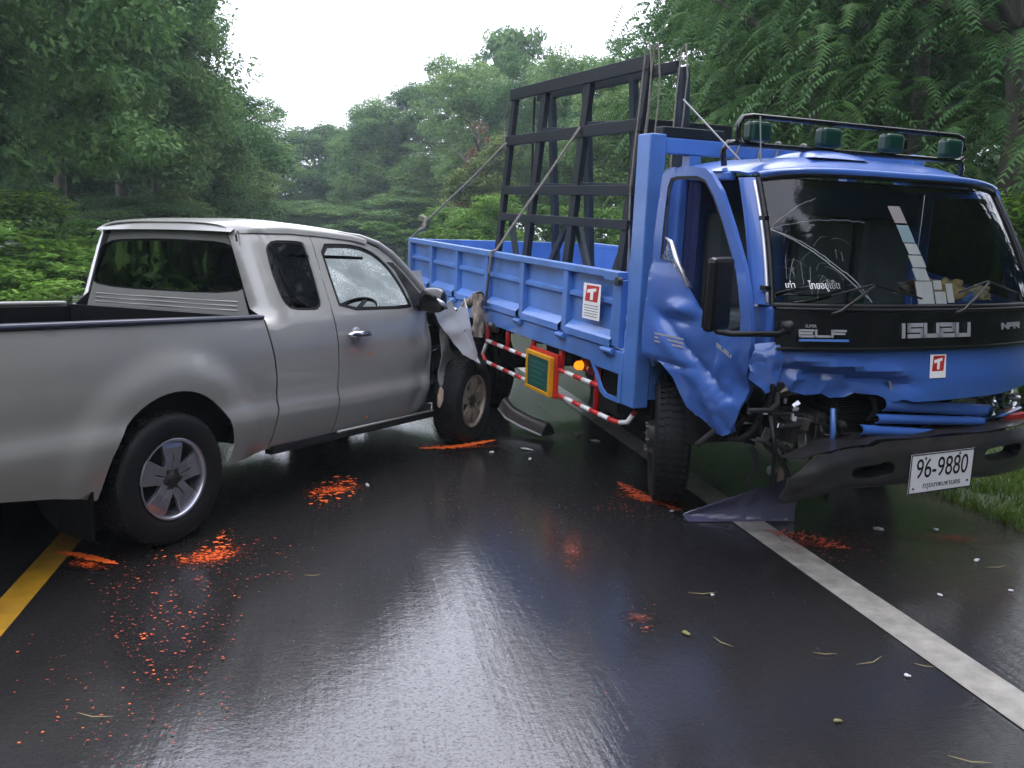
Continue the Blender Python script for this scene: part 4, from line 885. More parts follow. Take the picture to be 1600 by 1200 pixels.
for x, t0, t1 in ((-.58, .74, .42), (-1.12, .77, .62), (-1.60, .77, .66), (-2.10, .77, .62)): MB().tube([(x, GY + .02, .80), (x, GY + .02, t1)], .022, 8).build('guard_post', M['red'], TK, smooth=True)
MB().tube([(-2.62, GY + .03, .84), (-2.56, GY + .03, .72), (-2.50, GY, .60)], .022, 8).build('guard_post', M['red'], TK, smooth=True)
bd = bx('side_board', M['green'], -1.555, -1.195, GY - .045, GY - .03, .435, .672, bevel=.001)
for a in ((-1.585, -1.555, .41, .70), (-1.195, -1.16, .41, .70), (-1.555, -1.195, .41, .435), (-1.555, -1.195, .672, .70)): bx('board_frame', M['yellow'], a[0], a[1], GY - .052, GY - .02, a[2], a[3], bevel=.002, parent=bd)
bx('board_edge', M['red'], -1.595, -1.112, GY - .018, GY + .0, .40, .728, parent=bd); 
pl = MB()
for k in range(5): pl.box(-1.52 + .02 * (k % 2), -1.24 - .03 * (k % 3), GY - .0462, GY - .0452, .62 - .038 * k, .634 - .038 * k)
pl.build('board_print', mat('faint_green_print', (.03, .13, .10), rough=.5), bd)
lm = MB(); lm.lathe([(0, -.035), (.02, -.032), (.032, -.015), (.034, .02), (.02, .03)], 20, Matrix.Translation((-1.05, -.93, .66))); lm.build('side_lamp', M['amber'], TK, smooth=True, )
lm = MB(); lm.lathe([(0, -.05), (.03, -.045), (.045, -.02), (.047, .02), (.03, .035)], 20, Matrix.Translation((-.88, -.90, .66))); lm.build('side_lamp', M['redlens'], TK, smooth=True, label=None) if False else lm.build('side_lamp', M['redlens'], TK, smooth=True)
bx('lamp_bracket', M['dark'], -1.10, -.82, -.89, -.86, .62, .72)
bx('battery_box', M['dark'], -1.0, -.55, -.86, -.50, .38, .70, bevel=.015)
bx('fuel_tank', M['dark'], -2.5, -1.6, .45, .90, .36, .72, bevel=.06)
bx('spare_carrier', M['dark'], -2.3, -1.8, -.6, .2, .50, .70, bevel=.03)
# --- wheels
def truck_wheel(x, y, z, sg, yaw=0, dual=False):
    Rt, wd, rr = .385, .205, .215; e = MB()
    ys = [0] if not dual else [0, -sg * .245]
    for o_ in ys: e.lathe([(rr, -wd * .40 + o_), (rr + .02, -wd * .5 + o_), (Rt * .84, -wd * .53 + o_), (Rt * .95, -wd * .47 + o_), (Rt * .99, -wd * .38 + o_), (Rt, 0 + o_), (Rt * .99, wd * .38 + o_), (Rt * .95, wd * .47 + o_), (Rt * .84, wd * .53 + o_), (rr, wd * .4 + o_)], 60)
    t = e.build('wheel', M['tyre'], TK, smooth=True); t.location = (x, y, z); t.rotation_euler = (0, 0, yaw)
    g = MB()
    for o_ in ys:
        for k in range(54):
            Mx = Matrix.Rotation(-k * 2 * math.pi / 54, 4, 'Y')
            for q in range(5): yy0 = -wd * .42 + q * wd * .175; g.box(Rt - .006, Rt + .006, yy0 + o_, yy0 + wd * .125 + o_, -.017 + .008 * (q % 2), .013 + .008 * (q % 2), Mx)
    tag(g.build('tread', M['tyre'], t), kind='stuff')
    s = sg; rim = MB(); f = .10 if not dual else -.02
    rim.lathe([(rr, s * wd * .44), (rr - .01, s * wd * .44), (rr - .03, s * wd * .2), (rr - .05, s * (.0)), (.12, s * (.01 + f * .5)), (.10, s * (.03 + f)), (.055, s * (.04 + f)), (0, s * (.045 + f))], 44)
    rim.build('rim', M['bumper'], t, smooth=True)
    nb = MB()
    for k in range(6):
        a = k * math.pi / 3; nb.lathe([(0, s * (.05 + f)), (.013, s * (.05 + f)), (.015, s * (f))], 8, Matrix.Translation((.085 * math.cos(a), 0, .085 * math.sin(a))))
    nb.build('lug_nuts', M['metal'], t)['kind'] = 'stuff'
truck_wheel(.0, -.83, .387, -1, yaw=R(-30)); truck_wheel(.0, .83, .387, 1, yaw=R(-26))
truck_wheel(-3.38, -.90, .252, -1, dual=True); truck_wheel(-3.38, .90, .252, 1, dual=True)
MB().tube([(-3.38, -.8, .27), (-3.38, .8, .27)], .07, 10).build('rear_axle', M['dark'], TK)
MB().tube([(0, -.75, .39), (0, .75, .39)], .05, 10).build('front_axle', M['dark'], TK)
bx('mud_flap', M['black'], -3.92, -3.90, -1.05, -.65, .12, .80)
# --- cab
bx('cab_floor', M['dark'], -.06 + .0, .98, -.88, .90, .86, .93)
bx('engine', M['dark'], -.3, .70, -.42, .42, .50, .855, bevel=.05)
bx('cab_back', M['blue_cab'], -.045, -.0, -.93, .93, .92, 1.98, bevel=.02)
def rf(u, v):
    ty = v * 2 - 1; a = abs(ty); x = -.05 + .78 * u - .10 * a ** 3 * u; edge = 1.985 - .0 * u
    prof = (1 - a ** 3.2); zz = 1.985 + .105 * prof * (1 - .55 * ss(.72, 1, u)) * ss(-.35, .12, u) - .012 * ss(.85, 1, u)
    return Vector((x, .955 * (abs(ty) ** .9) * (1 if ty > 0 else -1) - .068 * ty * ss(.45, 1, u), zz))
MB().grid(rf, 26, 40).build('roof', M['blue_cab'], TK, smooth=True, solid=.012)
# roof front brow rolling down to the windshield header
WB = lambda v: (lambda ty: Vector((1.10 - .13 * abs(ty) ** 2.6, ty * .945, 1.325)))(v * 2 - 1)
WT = lambda v: (lambda ty: Vector((.80 - .13 * abs(ty) ** 2.6, ty * .862, 1.985 - .035 * abs(ty) ** 6)))(v * 2 - 1)
def brow(u, v):
    a = rf(1, v); b = WT(v) + Vector((.012, 0, .006)); p = a.lerp(b, u); p.x += .035 * math.sin(u * math.pi) * .8; p.z += .014 * math.sin(u * math.pi); return p
MB().grid(brow, 6, 40).build('roof_brow', M['blue_cab'], TK, smooth=True, solid=.012)
def wsf(u, v): p = WB(v).lerp(WT(v), u); p += Vector((.9, 0, .45)) * (.022 * math.sin(u * math.pi)); return p
WS = MB().grid(wsf, 14, 30).build('windshield', M['winclear'], TK, smooth=True)
sl_ = MB(); n_ = 40
loop = [wsf(0, i / n_) for i in range(n_ + 1)] + [wsf(i / 14, 1) for i in range(1, 15)] + [wsf(1, 1 - i / n_) for i in range(1, n_ + 1)] + [wsf(1 - i / 14, 0) for i in range(1, 14)]
sl_.tube([p + Vector((.004, 0, 0)) for p in loop + [loop[0]]], .017, 8, False); sl_.build('windshield_seal', M['black'], WS, smooth=True)
for sg in (-1, 1):
    mb = MB()
    def pil(u, v, sg=sg):
        t = u; b = WB(0 if sg < 0 else 1) + Vector((-.0, sg * .01, 0)); tp = WT(0 if sg < 0 else 1) + Vector((0, sg * .012, .0)); c = b.lerp(tp, t) + Vector((.9, 0, .45)) * (.022 * math.sin(t * math.pi)); w_ = .085 + .02 * (1 - t)
        return c + Vector((-w_ * v, sg * (.035 * math.sin(v * 1.57)), -.0 * v))
    mb.grid(pil, 14, 6); mb.build('a_pillar', M['blue_cab'], TK, smooth=True, solid=.03)
    MB().tube([pil(i / 12 * .96 + .02, .10) + Vector((.012, sg * .012, 0)) for i in range(13)], .009, 6).build('rain_channel', M['silverletter'] if sg < 0 else M['black'], TK, smooth=True)
    bx('b_pillar', M['blue_cab'], .0, .10, *sorted((sg * .90, sg * .955)), .93, 1.975, bevel=.01)
    bx('roof_side', M['blue_cab'], .0, .50, *sorted((sg * .87, sg * .92)), 1.94, 1.99, bevel=.012)
MB().box(.86, .90, -.985, -.955, 1.74, 1.762).build('pillar_clip', M['black'], TK)
MB().box(.93, .97, -.995, -.96, 1.40, 1.422).build('pillar_clip', M['black'], TK)
# lower pillars below the windshield
for sg in (-1, 1): bx('cowl_post', M['blue_cab'], .84, .985, *sorted((sg * .90, sg * .965)), .90, 1.33, bevel=.02)
# black garnish band with raised letters
def band(u, v, off=0.0):
    ty = v * 2 - 1; b = WB(v); z = 1.118 + (1.312 - 1.118) * u; return Vector((b.x + .018 + .03 * (1 - u) + off, b.y * .992, z))
BN = MB().grid(band, 6, 30).build('garnish_band', M['satin'], TK, smooth=True, solid=.014)
MB().tube([band(1.0, v / 30, .006) for v in range(31)], .010, 8).build('band_trim', M['black'], TK, smooth=True)
MB().tube([band(0.0, v / 30, .006) for v in range(31)], .008, 8).build('band_trim', M['black'], TK, smooth=True)
def xband(y, z): v = (y / (.945 * .992) + 1) / 2; u = (z - 1.118) / .194; return band(u, v, .009).x
ax_ = Vector((0, 1, 0)); ay_ = Vector((-.15, 0, 1)).normalized()
letters('ISUZU', (xband(0, 1.175) + .002, -.238, 1.172), ax_, ay_, .088, .078, .027, .021, .004).build('lettering', M['silverletter'], BN)
tx = Vector((1, -.0, 0)); 
def bandax(y): a = Vector((xband(y - .05, 1.19), y - .05, 0)); b = Vector((xband(y + .05, 1.19), y + .05, 0)); return (b - a).normalized()
letters('ELF', (xband(-.82, 1.18) + .012, -.835, 1.178), bandax(-.72), ay_, .072, .040, .016, .011, .006).build('lettering', M['silverletter'], BN)
q = bandax(-.72); MB().prism([(0, 0), (.27, 0), (.27, .012), (0, .012)], (xband(-.82, 1.165) + .012, -.84, 1.158), q, ay_, .006).build('blue_bar', M['blue'], BN)
textobj('SUPER', M['silverletter'], BN, (xband(-.75, 1.235) + .003, -.77, 1.232), bandax(-.72), ay_, .022)
letters('NPR', (xband(.56, 1.19) - .004, .545, 1.20), bandax(.65), ay_, .05, .036, .014, .010, .008).build('lettering', M['silverletter'], BN)
# blue front panel, dented on the driver's side
def fp(y, z):
    v = (y / .945 + 1) / 2; x = 1.125 - .13 * abs(y / .945) ** 2.6 + .03 * ss(1.12, .9, z)
    hit = ss(-.05, -.62, y); low = ss(1.08, .86, z)
    x -= hit * low * .10; x += .030 * math.exp(-((z - 1.0 + .10 * (y + .3)) / .028) ** 2) * ss(-.1, -.3, y) * ss(-.93, -.6, y)
    x -= .045 * math.exp(-((z - .955 + .12 * (y + .4)) / .03) ** 2) * ss(.02, -.25, y)
    x += hit * .035 * crumple((y * 1.2, z * 1.8, 0), 1, 3.2, 5) * ss(1.1, 1.0, z) - .012 * hit
    return Vector((x, y, z))
fo = [(-.905, 1.112), (.93, 1.112), (.945, .98), (.94, .87), (.60, .838), (.3, .835), (.05, .83), (-.10, .83), (-.16, .845), (-.22, .83), (-.30, .865), (-.42, .875), (-.47, .85), (-.55, .845), (-.60, .87), (-.70, .862), (-.80, .89), (-.88, .90), (-.895, .98)]
FPN = sheet(fo, [], .03, fp).build('front_panel', M['blue_cab'], TK, auto=R(28), solid=.005); FPN['label'] = 'dented blue front panel'
sticker(FPN, tuple(fp(-.01, .955) + Vector((.006, 0, 0))), (0, 1, 0), (-.12, 0, 1), .115, .125, False)
# small white tear on the dent
MB().prism([(0, 0), (.02, -.005), (.05, -.07), (.03, -.075)], tuple(fp(-.26, .945) + Vector((.03, 0, 0))), (0, 1, 0), (0, 0, 1), .001).build('scraped_paint', M['brightmetal'], FPN)
def cpn(y, z):
    x = .985 + (y + 1.0) * 0.55; x += .05 * crumple((y, z, 0), 1, 5, 8); return Vector((x, y + .0, z))
cp = sheet([(-1.02, 1.13), (-.925, 1.15), (-.895, 1.08), (-.90, .97), (-.93, .90), (-.97, .885), (-1.0, .92), (-1.04, .955), (-1.045, 1.05)], [], .022, cpn).build('corner_panel', M['blue_cab'], TK, auto=R(26), solid=.005); cp['label'] = 'crumpled blue corner panel'
# engine bay and wreckage behind the torn corner
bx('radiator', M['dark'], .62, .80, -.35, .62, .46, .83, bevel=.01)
fn_ = MB()
for k in range(24): fn_.box(.80, .806, -.33, .60, .48 + k * .014, .484 + k * .014)
tag(fn_.build('radiator_fins', M['metal'], TK), kind='stuff')
bx('front_member', M['metal'], .86, .96, -.62, .90, .52, .60, bevel=.01)
bx('steering_box', M['metal'], .70, .92, -.66, -.44, .56, .74, bevel=.03)
rj = random.Random(11); jb = MB()
for k in range(34):
    a = Vector((rj.uniform(.75, 1.06), rj.uniform(-.98, -.15), rj.uniform(.50, .92))); b = a + Vector((rj.uniform(-.12, .1), rj.uniform(-.25, .25), rj.uniform(-.3, .2))); c = (a + b) / 2 + Vector((rj.uniform(-.05, .05), rj.uniform(-.1, .1), rj.uniform(-.1, .04)))
    jb.tube([a, a.lerp(c, .6), c.lerp(b, .3), b], rj.uniform(.006, .02), 7)
jb.build('hoses', M['dark'], TK, smooth=True)
jb = MB()
for k in range(16):
    a = Vector((rj.uniform(.9, 1.08), rj.uniform(-1.0, -.5), rj.uniform(.60, .92))); Mx = Matrix.Translation(a) @ Euler((rj.uniform(0, 3), rj.uniform(0, 3), rj.uniform(0, 3))).to_matrix().to_4x4(); s_ = rj.uniform(.012, .04)
    jb.box(-s_, s_, -s_ * .6, s_ * .6, -s_ * .3, s_ * .3, Mx)
jb.build('broken_bits', M['metal'], TK, bevel=.004)['kind'] = 'stuff'
jb = MB()
for k in range(9):
    a = Vector((rj.uniform(1.0, 1.1), rj.uniform(-1.0, -.75), rj.uniform(.72, .86))); Mx = Matrix.Translation(a) @ Euler((rj.uniform(0, 3), rj.uniform(0, 3), rj.uniform(0, 3))).to_matrix().to_4x4(); s_ = rj.uniform(.008, .02)
    jb.box(-s_, s_, -s_ * .6, s_ * .6, -s_ * .2, s_ * .2, Mx)
jb.build('headlight_shards', M['brightmetal'], TK)
MB().tube([(1.06, -.56, .80), (1.07, -.55, .68), (1.065, -.545, .60)], [.012, .016, .014], 8).tube([(1.065, -.545, .60), (1.06, -.52, .565), (1.06, -.49, .58)], [.022, .02, .012], 8).build('hanging_bracket', M['blue'], TK, smooth=True)
MB().tube([(1.02, -.93, 1.12), (1.0, -.935, 1.0), (1.02, -.925, .9), (.98, -.90, .78)], .020, 8).build('hanging_cable', M['black'], TK, smooth=True)
MB().tube([(1.05, -.95, .78), (1.08, -.93, .62), (1.10, -.94, .44)], .012, 6).build('hanging_cable', M['black'], TK, smooth=True)
# dangling grille slats
def slat(p0, p1, h_, nm='grille_slat'):
    mb = MB(); p0 = Vector(p0); p1 = Vector(p1); d = p1 - p0
    def f(u, v): p = p0 + d * u; a = v * math.pi; return p + Vector((.028 * math.sin(a), 0, -h_ * .5 * math.cos(a) + .0))
    mb.grid(f, 6, 8); return mb.build(nm, M['blue_cab'], TK, smooth=True, solid=.006)
slat((1.10, -.26, .815), (1.06, .60, .725), .066); slat((1.12, -.32, .745), (1.08, .52, .672), .046); slat((1.13, -.43, .695), (1.10, .44, .596), .050)
MB().box(1.02, 1.05, -.24, .60, .70, .712).build('grille_bar', M['dark'], TK)
# headlamp on the passenger side
hl = MB(); hl.grid(lambda u, v: Vector((1.10 - .10 * v ** 2 - .05 * abs(u - .5), .56 + .36 * v, .66 + .19 * u - .04 * (1 - v) * u)), 8, 8)
HLm = hl.build('headlight', M['lens'], TK, smooth=True)
bx('lamp_bowl', M['chrome'], .975, .985, .60, .90, .67, .83, parent=HLm)
for yy, zz in ((.68, .78), (.69, .71), (.56, .67), (.82, .77)): MB().lathe([(0, .0), (.035, -.01), (.048, -.05)], 18, Matrix.Translation((1.0, yy, zz)) @ Matrix.Rotation(R(90), 4, 'Z')).build('bulb_reflector', M['chrome'], HLm, smooth=True)
MB().prism([(.42, .60), (.62, .665), (.95, .69), (.95, .62), (.44, .57)], (1.0, 0, 0), (0, 1, 0), (0, 0, 1), .04).build('under_lamp_trim', M['darkred'], TK, bevel=.004)
MB().tube([(1.06, .46, .665), (1.07, .70, .695), (1.0, .94, .71)], .010, 8).build('under_lamp_moulding', M['blue'], TK, smooth=True)
# bumper: folded sheet, bent down and torn at the driver's end
def bsec(y):
    k = ss(-.55, -1.02, y); drop = .02 * (y < -.4) + .04 * k; x = 1.27 - .13 * max(0, (y - .35) / .6) ** 2 * (y > .35) + .04 * k
    top = .652 - drop - .0 * y; bot = .405 - .02 * y - .0 * k - .03 * k
    return x, top, bot
bo = [(-1.0, 0), (-.93, 0), (.95, 0), (.95, 1), (-.86, 1), (-.93, .86), (-1.04, .70), (-1.06, .25)]
def bfn(y, t):
    x, top, bot = bsec(y); k = ss(-.7, -1.05, y)
    z = bot + (top - bot) * t; prof = interp(t, [(0, -.05), (.08, -.012), (.2, 0), (.72, 0), (.80, -.006), (1, -.035)])
    n_ = noise.noise(Vector((y * 5, t * 3, 1))); return Vector((x + prof + k * .03 * n_ + .006 * noise.noise(Vector((y * 3, t * 2, 4))), y, z + k * .015 * n_ - .0))
fog1 = smoothpoly([(-.56, .30), (-.32, .30), (-.30, .45), (-.33, .62), (-.58, .60), (-.60, .44)], 2); fog2 = smoothpoly([(.36, .40), (.66, .42), (.68, .55), (.66, .74), (.36, .70), (.34, .55)], 2)
BU = sheet(bo, [fog1, fog2], .04, bfn).build('bumper', M['bumper'], TK, auto=R(35), solid=.008); BU['label'] = 'grey bumper torn at its driver side end'
MB().grid(lambda u, v: (lambda y: Vector((bsec(y)[0] - .062 - .15 * u, y, bsec(y)[1] + .002 - .03 * ss(-.6, -1, y) * u + .01 * noise.noise(Vector((y * 4, u, 0))))))(-.90 + 1.84 * v), 5, 40).build('bumper_top', M['bumper'], BU, smooth=True, solid=.006)
for f_, y_ in ((fog1, -.45), (fog2, .51)):
    a = [bfn(p[0], p[1]) for p in f_]; k = len(a); mb = MB(); mb.add(a + [p + Vector((-.10, 0, 0)) for p in a], [(i, (i + 1) % k, k + (i + 1) % k, k + i) for i in range(k)] + ([tuple(range(k, 2 * k))] if y_ < 0 else [])); mb.build('fog_lamp_recess', M['black'], BU)
LP = MB(); po = bfn(-.205, .5) + Vector((.014, 0, 0)); px_ = Vector((-.0, 1, .018)).normalized(); py_ = Vector((0, -.03, 1)).normalized()
po = Vector((po.x, -.205, .368))
PLT = MB().prism([(0, 0), (.455, 0), (.455, .215), (0, .215)], po, px_, py_, .004).build('licence_plate', M['plate'], TK, bevel=.001)
bd_ = MB()
for a in ((0, 0, .455, .006), (0, .209, .455, .215), (0, .006, .006, .209), (.449, .006, .455, .209)): bd_.prism([(a[0], a[1]), (a[2], a[1]), (a[2], a[3]), (a[0], a[3])], po + Vector((.0042, 0, 0)), px_, py_, .0014)
bd_.build('plate_rim', M['black'], PLT)
textobj('96-9880', M['black'], PLT, po + px_ * .228 + py_ * .130 + Vector((.0050, 0, 0)), px_, py_, .150, name='plate_number', sx=.76)
try: textobj('กรุงเทพมหานคร', M['black'], PLT, po + px_ * .235 + py_ * .040 + Vector((.0050, 0, 0)), px_, py_, .042, name='plate_province')
except Exception as ex: print('thai', ex)
for a, b in ((.10, .19), (.345, .197), (.03, .03), (.42, .04)): MB().lathe([(0, 0), (.006, 0), (.007, .003)], 8, Matrix.Translation(po + px_ * a + py_ * b + Vector((.005, 0, 0))) @ Matrix.Rotation(R(-90), 4, 'Z')).build('plate_bolt', M['metal'], PLT)
# torn plastic end lying on the road, tapering to a point
def tornf(u, v):
    # u along from the bumper to the tip
    a = Vector((1.27, -.88, .46)); t = Vector((1.02, -1.33, .035)); c = a.lerp(t, u); c.z += .03 * math.sin(u * math.pi)
    hgt = .40 * (1 - u) ** .8 + .02; ang = (v - .5)
    return c + Vector((.10 * (v - .5) * (1 - u) + .05 * math.sin(v * 3.1) * (1 - u), -.03 * v, -hgt * v * .9)) + Vector((1, -.3, 0)) * (.02 * crumple((u, v * .5, 0), 1, 5, 3))
# --- door, ajar, crumpled
DA = R(8); HX, HY = .93, -1.0
def dpt(x, z, off=0.0): return Vector((x, HY - (HX - x) * math.tan(DA) - off, z))
def dsk(x, z):
    off = 0.028 * math.sin(max(0, min(1, (z - .62) / .85)) * math.pi) ** .7
    L1 = (z - 1.20) + (x - .25) * .62           # big diagonal fold
    off += -.030 * math.exp(-abs((L1 + .02) / .05)) * ss(.12, .3, x) * ss(.95, .7, x) + .018 * math.exp(-((L1 + .10) / .06) ** 2) * ss(.15, .35, x)
    off += .028 * math.exp(-(((x - .42) / .10) ** 2 + ((z - 1.24) / .035) ** 2)) - .024 * math.exp(-(((x - .40) / .12) ** 2 + ((z - 1.18) / .04) ** 2))
    k = ss(.45, .8, x) * ss(1.2, 1.0, z); off += k * .030 * crumple((x, z, 0), 1, 4.0, 2) - .04 * ss(.8, .96, x) * ss(1.1, .85, z)
    off += -.02 * math.exp(-((z - .93) / .012) ** 2) * ss(.62, .5, x)
    return dpt(x, z, off)
door_o = [(.125, 1.46), (.13, 1.62), (.145, 1.80), (.165, 1.965), (.20, 2.0), (.40, 2.005), (.50, 1.995), (.545, 1.965), (.625, 1.88), (.73, 1.70), (.82, 1.53), (.89, 1.38), (.935, 1.24), (.955, 1.12), (.945, 1.0), (.915, .88), (.885, .78), (.83, .635), (.79, .615), (.73, .625), (.62, .67), (.52, .715), (.46, .78), (.40, .86), (.33, .90), (.24, .925), (.13, .945), (.12, 1.2)]
win_o = [(.195, 1.50), (.20, 1.70), (.215, 1.90), (.235, 1.945), (.28, 1.955), (.44, 1.957), (.505, 1.935), (.575, 1.855), (.66, 1.715), (.745, 1.55), (.815, 1.40), (.865, 1.25), (.87, 1.19), (.80, 1.165), (.72, 1.17), (.63, 1.20), (.54, 1.27), (.44, 1.37), (.36, 1.445), (.30, 1.485), (.24, 1.498)]
TD = sheet(door_o, [win_o], .019, dsk).build('driver_door', M['blue_cab'], TK, smooth=True, solid=.03); TD['label'] = 'driver door bent and standing ajar'
w2 = [(.52 + (a - .52) * .94, 1.56 + (b - 1.56) * .955) for a, b in win_o]
sheet(win_o, [w2], .04, lambda x, z: dpt(x, z, .012)).build('window_seal', M['black'], TD, smooth=True)
# broken glass remnant at the sill
sheet([(.22, 1.505), (.26, 1.62), (.30, 1.60), (.37, 1.50), (.45, 1.40), (.47, 1.36), (.38, 1.43), (.30, 1.49)], [], .03, lambda x, z: dpt(x, z, .02 + .02 * noise.noise(Vector((x * 20, z * 20, 0))))).build('broken_glass', M['winshatter'], TD, smooth=True)
MB().tube([dpt(.24, 1.62, .02), dpt(.30, 1.60, .03), dpt(.38, 1.50, .05), dpt(.47, 1.37, .04)], [.006, .012, .014, .008], 7).build('torn_weatherstrip', M['brightmetal'], TD, smooth=True)
MB().box(.17, .20, -1.125, -1.112, 1.05, 1.13).build('door_handle', M['black'], TD, bevel=.004)
letters('ISUZU', dsk(.74, 1.085) + Vector((0, -.03, 0)), dpt(.85, 1.0) - dpt(.74, 1.045), (0, 0, 1), .022, .022, .006, .006, .002).build('lettering', M['silverletter'], TD)
sp_ = MB()
for k in range(3): sp_.prism([(0, .022 * k), (.24, .022 * k), (.24, .022 * k + .010), (0, .022 * k + .010)], dsk(.24, 1.035) + Vector((0, -.02, .0)), dpt(1, 1) - dpt(0, 1), (0, 0, 1), .001)
sp_.build('door_decal', M['silverletter'], TD)
for sg in (1,):
    sheet([(.10, .95), (.10, 1.97), (.62, 1.97), (.90, 1.33), (.96, 1.1), (.90, .7), (.45, .7), (.38, .9)], [[(.17, 1.45), (.17, 1.92), (.56, 1.92), (.82, 1.33)]], .08, lambda x, z: Vector((x, .965, z))).build('passenger_door', M['blue_cab'], TK, solid=.03)
    sheet([(.17, 1.45), (.17, 1.92), (.56, 1.92), (.82, 1.33)], [], .2, lambda x, z: Vector((x, .96, z))).build('passenger_window', M['winblack'], TK)
# step and arch behind the wheel
MB().tube([(-.04, -1.03, .93), (.06, -1.05, .93), (.12, -1.07, .915), (.14, -1.07, .88)], .014, 8).build('arch_edge', M['blue'], TK, smooth=True)
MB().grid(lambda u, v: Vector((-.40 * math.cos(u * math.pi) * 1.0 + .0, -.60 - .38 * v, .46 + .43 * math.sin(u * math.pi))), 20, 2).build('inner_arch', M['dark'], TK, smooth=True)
# --- interior
for yy in (-.55, .08, .58): bx('seat_back', M['seat'], .08, .20, yy - .22, yy + .22, 1.20, 1.78, bevel=.05); bx('seat', M['seat'], .15, .60, yy - .23, yy + .23, 1.08, 1.22, bevel=.04)
MB().grid(lambda u, v: Vector((1.02 - .32 * u, -.86 + 1.72 * v, 1.30 + .02 * math.sin(v * 9) - .04 * u ** 3)), 6, 24).build('dashboard', M['dashgrey'], TK, smooth=True)
bx('dash_front', M['dash'], .66, .71, -.86, .86, 1.0, 1.27)
MB().grid(lambda u, v: Vector((.12 + .06 * u + .018 * math.sin(v * 40), -.86 + .015 * math.sin(u * 3), 1.25 + .68 * u)) if False else Vector((.10 + .10 * v, -.885 + .02 * math.sin(v * 38), 1.05 + .90 * u)), 4, 40).build('curtain', M['curtain'], TK, smooth=True)
st = MB(); cc = Vector((.60, -.42, 1.34)); axv = Vector((-.35, 0, .93)).normalized(); e1 = Vector((0, 1, 0)); e2 = axv.cross(e1)
st.tube([cc + (e1 * math.cos(a) + e2 * math.sin(a)) * .20 for a in [i * 2 * math.pi / 36 for i in range(37)]], .014, 8, False); st.bar(cc - e1 * .19, cc + e1 * .19, .03, .012); st.build('steering_wheel', M['satin'], TK, smooth=True)
bx('headliner', M['dark'], .02, .66, -.86, .86, 1.955, 1.965)
# paper strip, permits stuck inside the glass
def onws(y, z, off=-.012):
    u = (z - 1.325) / .66; v = (y / (.945 - .083 * u) + 1) / 2; return wsf(u, v) + Vector((off, 0, 0))
def slip(y0, y1, z0, z1, sh, nm, mt, off=-.012):
    mb = MB(); mb.grid(lambda u, v: onws(y0 + (y1 - y0) * v + sh * (1 - u), z0 + (z1 - z0) * u, off), 3, 3); return mb.build(nm, mt, WS)
PP = [mat('paper_pink', (.62, .52, .52), rough=.8), mat('paper_blue', (.45, .62, .66), rough=.8), M['paper']]
for k, (z0, z1, y0) in enumerate([(1.745, 1.835, -.155), (1.645, 1.735, -.130), (1.585, 1.64, -.105), (1.52, 1.58, -.095), (1.455, 1.515, -.085)]): slip(y0, y0 + .085 + .012 * (k > 2), z0, z1, .02, 'windshield_permit', PP[[0, 1, 2, 2, 2][k]])
for y0, y1, z0, z1 in ((-.07, .05, 1.34, 1.45), (.06, .14, 1.34, 1.40), (.06, .12, 1.41, 1.455), (.15, .20, 1.345, 1.44)): slip(y0, y1, z0, z1, .0, 'windshield_permit', M['paper'], -.02)
slip(-.48, -.41, 1.335, 1.40, -.03, 'windshield_tag', M['lampgreen'], -.014)
try:
    textobj('ไทยอยู่เย็น', M['paper'], WS, onws(-.66, 1.425, .004), (-.12, 1, 0), (-.45, 0, .9), .055, name='windshield_lettering')
    textobj('เก่า', M['paper'], WS, onws(-.84, 1.425, .004), (.25, 1, 0), (-.45, 0, .9), .045, name='windshield_lettering')
except Exception as ex: print(ex)
# cracks: raised hairlines in the glass
rc = random.Random(3); ck = MB()
def crackline(y0, z0, y1, z1, r_=.0016, jit=.012, n=14):
    pts = []
    for i in range(n + 1): t = i / n; pts.append(onws(y0 + (y1 - y0) * t + rc.uniform(-jit, jit) * .5, z0 + (z1 - z0) * t + rc.uniform(-jit, jit) * .5 + .02 * math.sin(t * math.pi), .003))
    ck.tube(pts, r_, 4)
crackline(-.90, 1.72, -.42, 1.37, .0022, .003, 20); crackline(-.90, 1.71, -.55, 1.50, .0016, .004, 16); crackline(-.55, 1.50, -.40, 1.35, .0018, .003)
for k in range(6): a = rc.uniform(-.85, -.55); crackline(a, 1.62 - (a + .9) * .6, a + rc.uniform(-.10, .02), 1.36 + rc.uniform(0, .1), .0006, .003, 8)
crackline(-.88, 1.71, -.6, 1.86, .0010); crackline(-.88, 1.71, -.35, 1.74, .0010)
for k in range(16): a = rc.uniform(-.88, -.5); b_ = rc.uniform(1.40, 1.68); crackline(a, b_, a + rc.uniform(-.10, .12), b_ + rc.uniform(-.12, .10), .0004, .004, 5)
ck.build('crack', M['crack'], WS)
# --- wipers, mirror, roof bar, antennas
for (yb, ye, zb) in ((-.72, -.20, 1.40), (.12, .62, 1.42)):
    a = Vector((1.17, yb - .02, 1.30)); b = onws(yb + .33, zb + .03, .028); wp = MB(); wp.tube([a, a + Vector((.01, .05, .02)), b], [.012, .009, .006], 6)
    wp.tube([onws(yb + .08, zb - .02, .018), onws(yb + .33, zb + .035, .022), onws(ye + .12, zb - .03 + .0, .018)], .006, 5); wp.build('wiper', M['black'], TK, smooth=True)
mr_ = empty('mirror_tmp'); bpy.data.objects.remove(mr_)
MA = MB().tube([(1.04, -.90, 1.215), (1.10, -1.0, 1.20), (1.02, -1.22, 1.195), (.98, -1.27, 1.20), (.955, -1.285, 1.24)], .0145, 8).lathe([(0, -.02), (.03, -.02), (.035, .03)], 14, Matrix.Translation((1.04, -.91, 1.225))).build('mirror_arm', M['black'], TK, smooth=True)
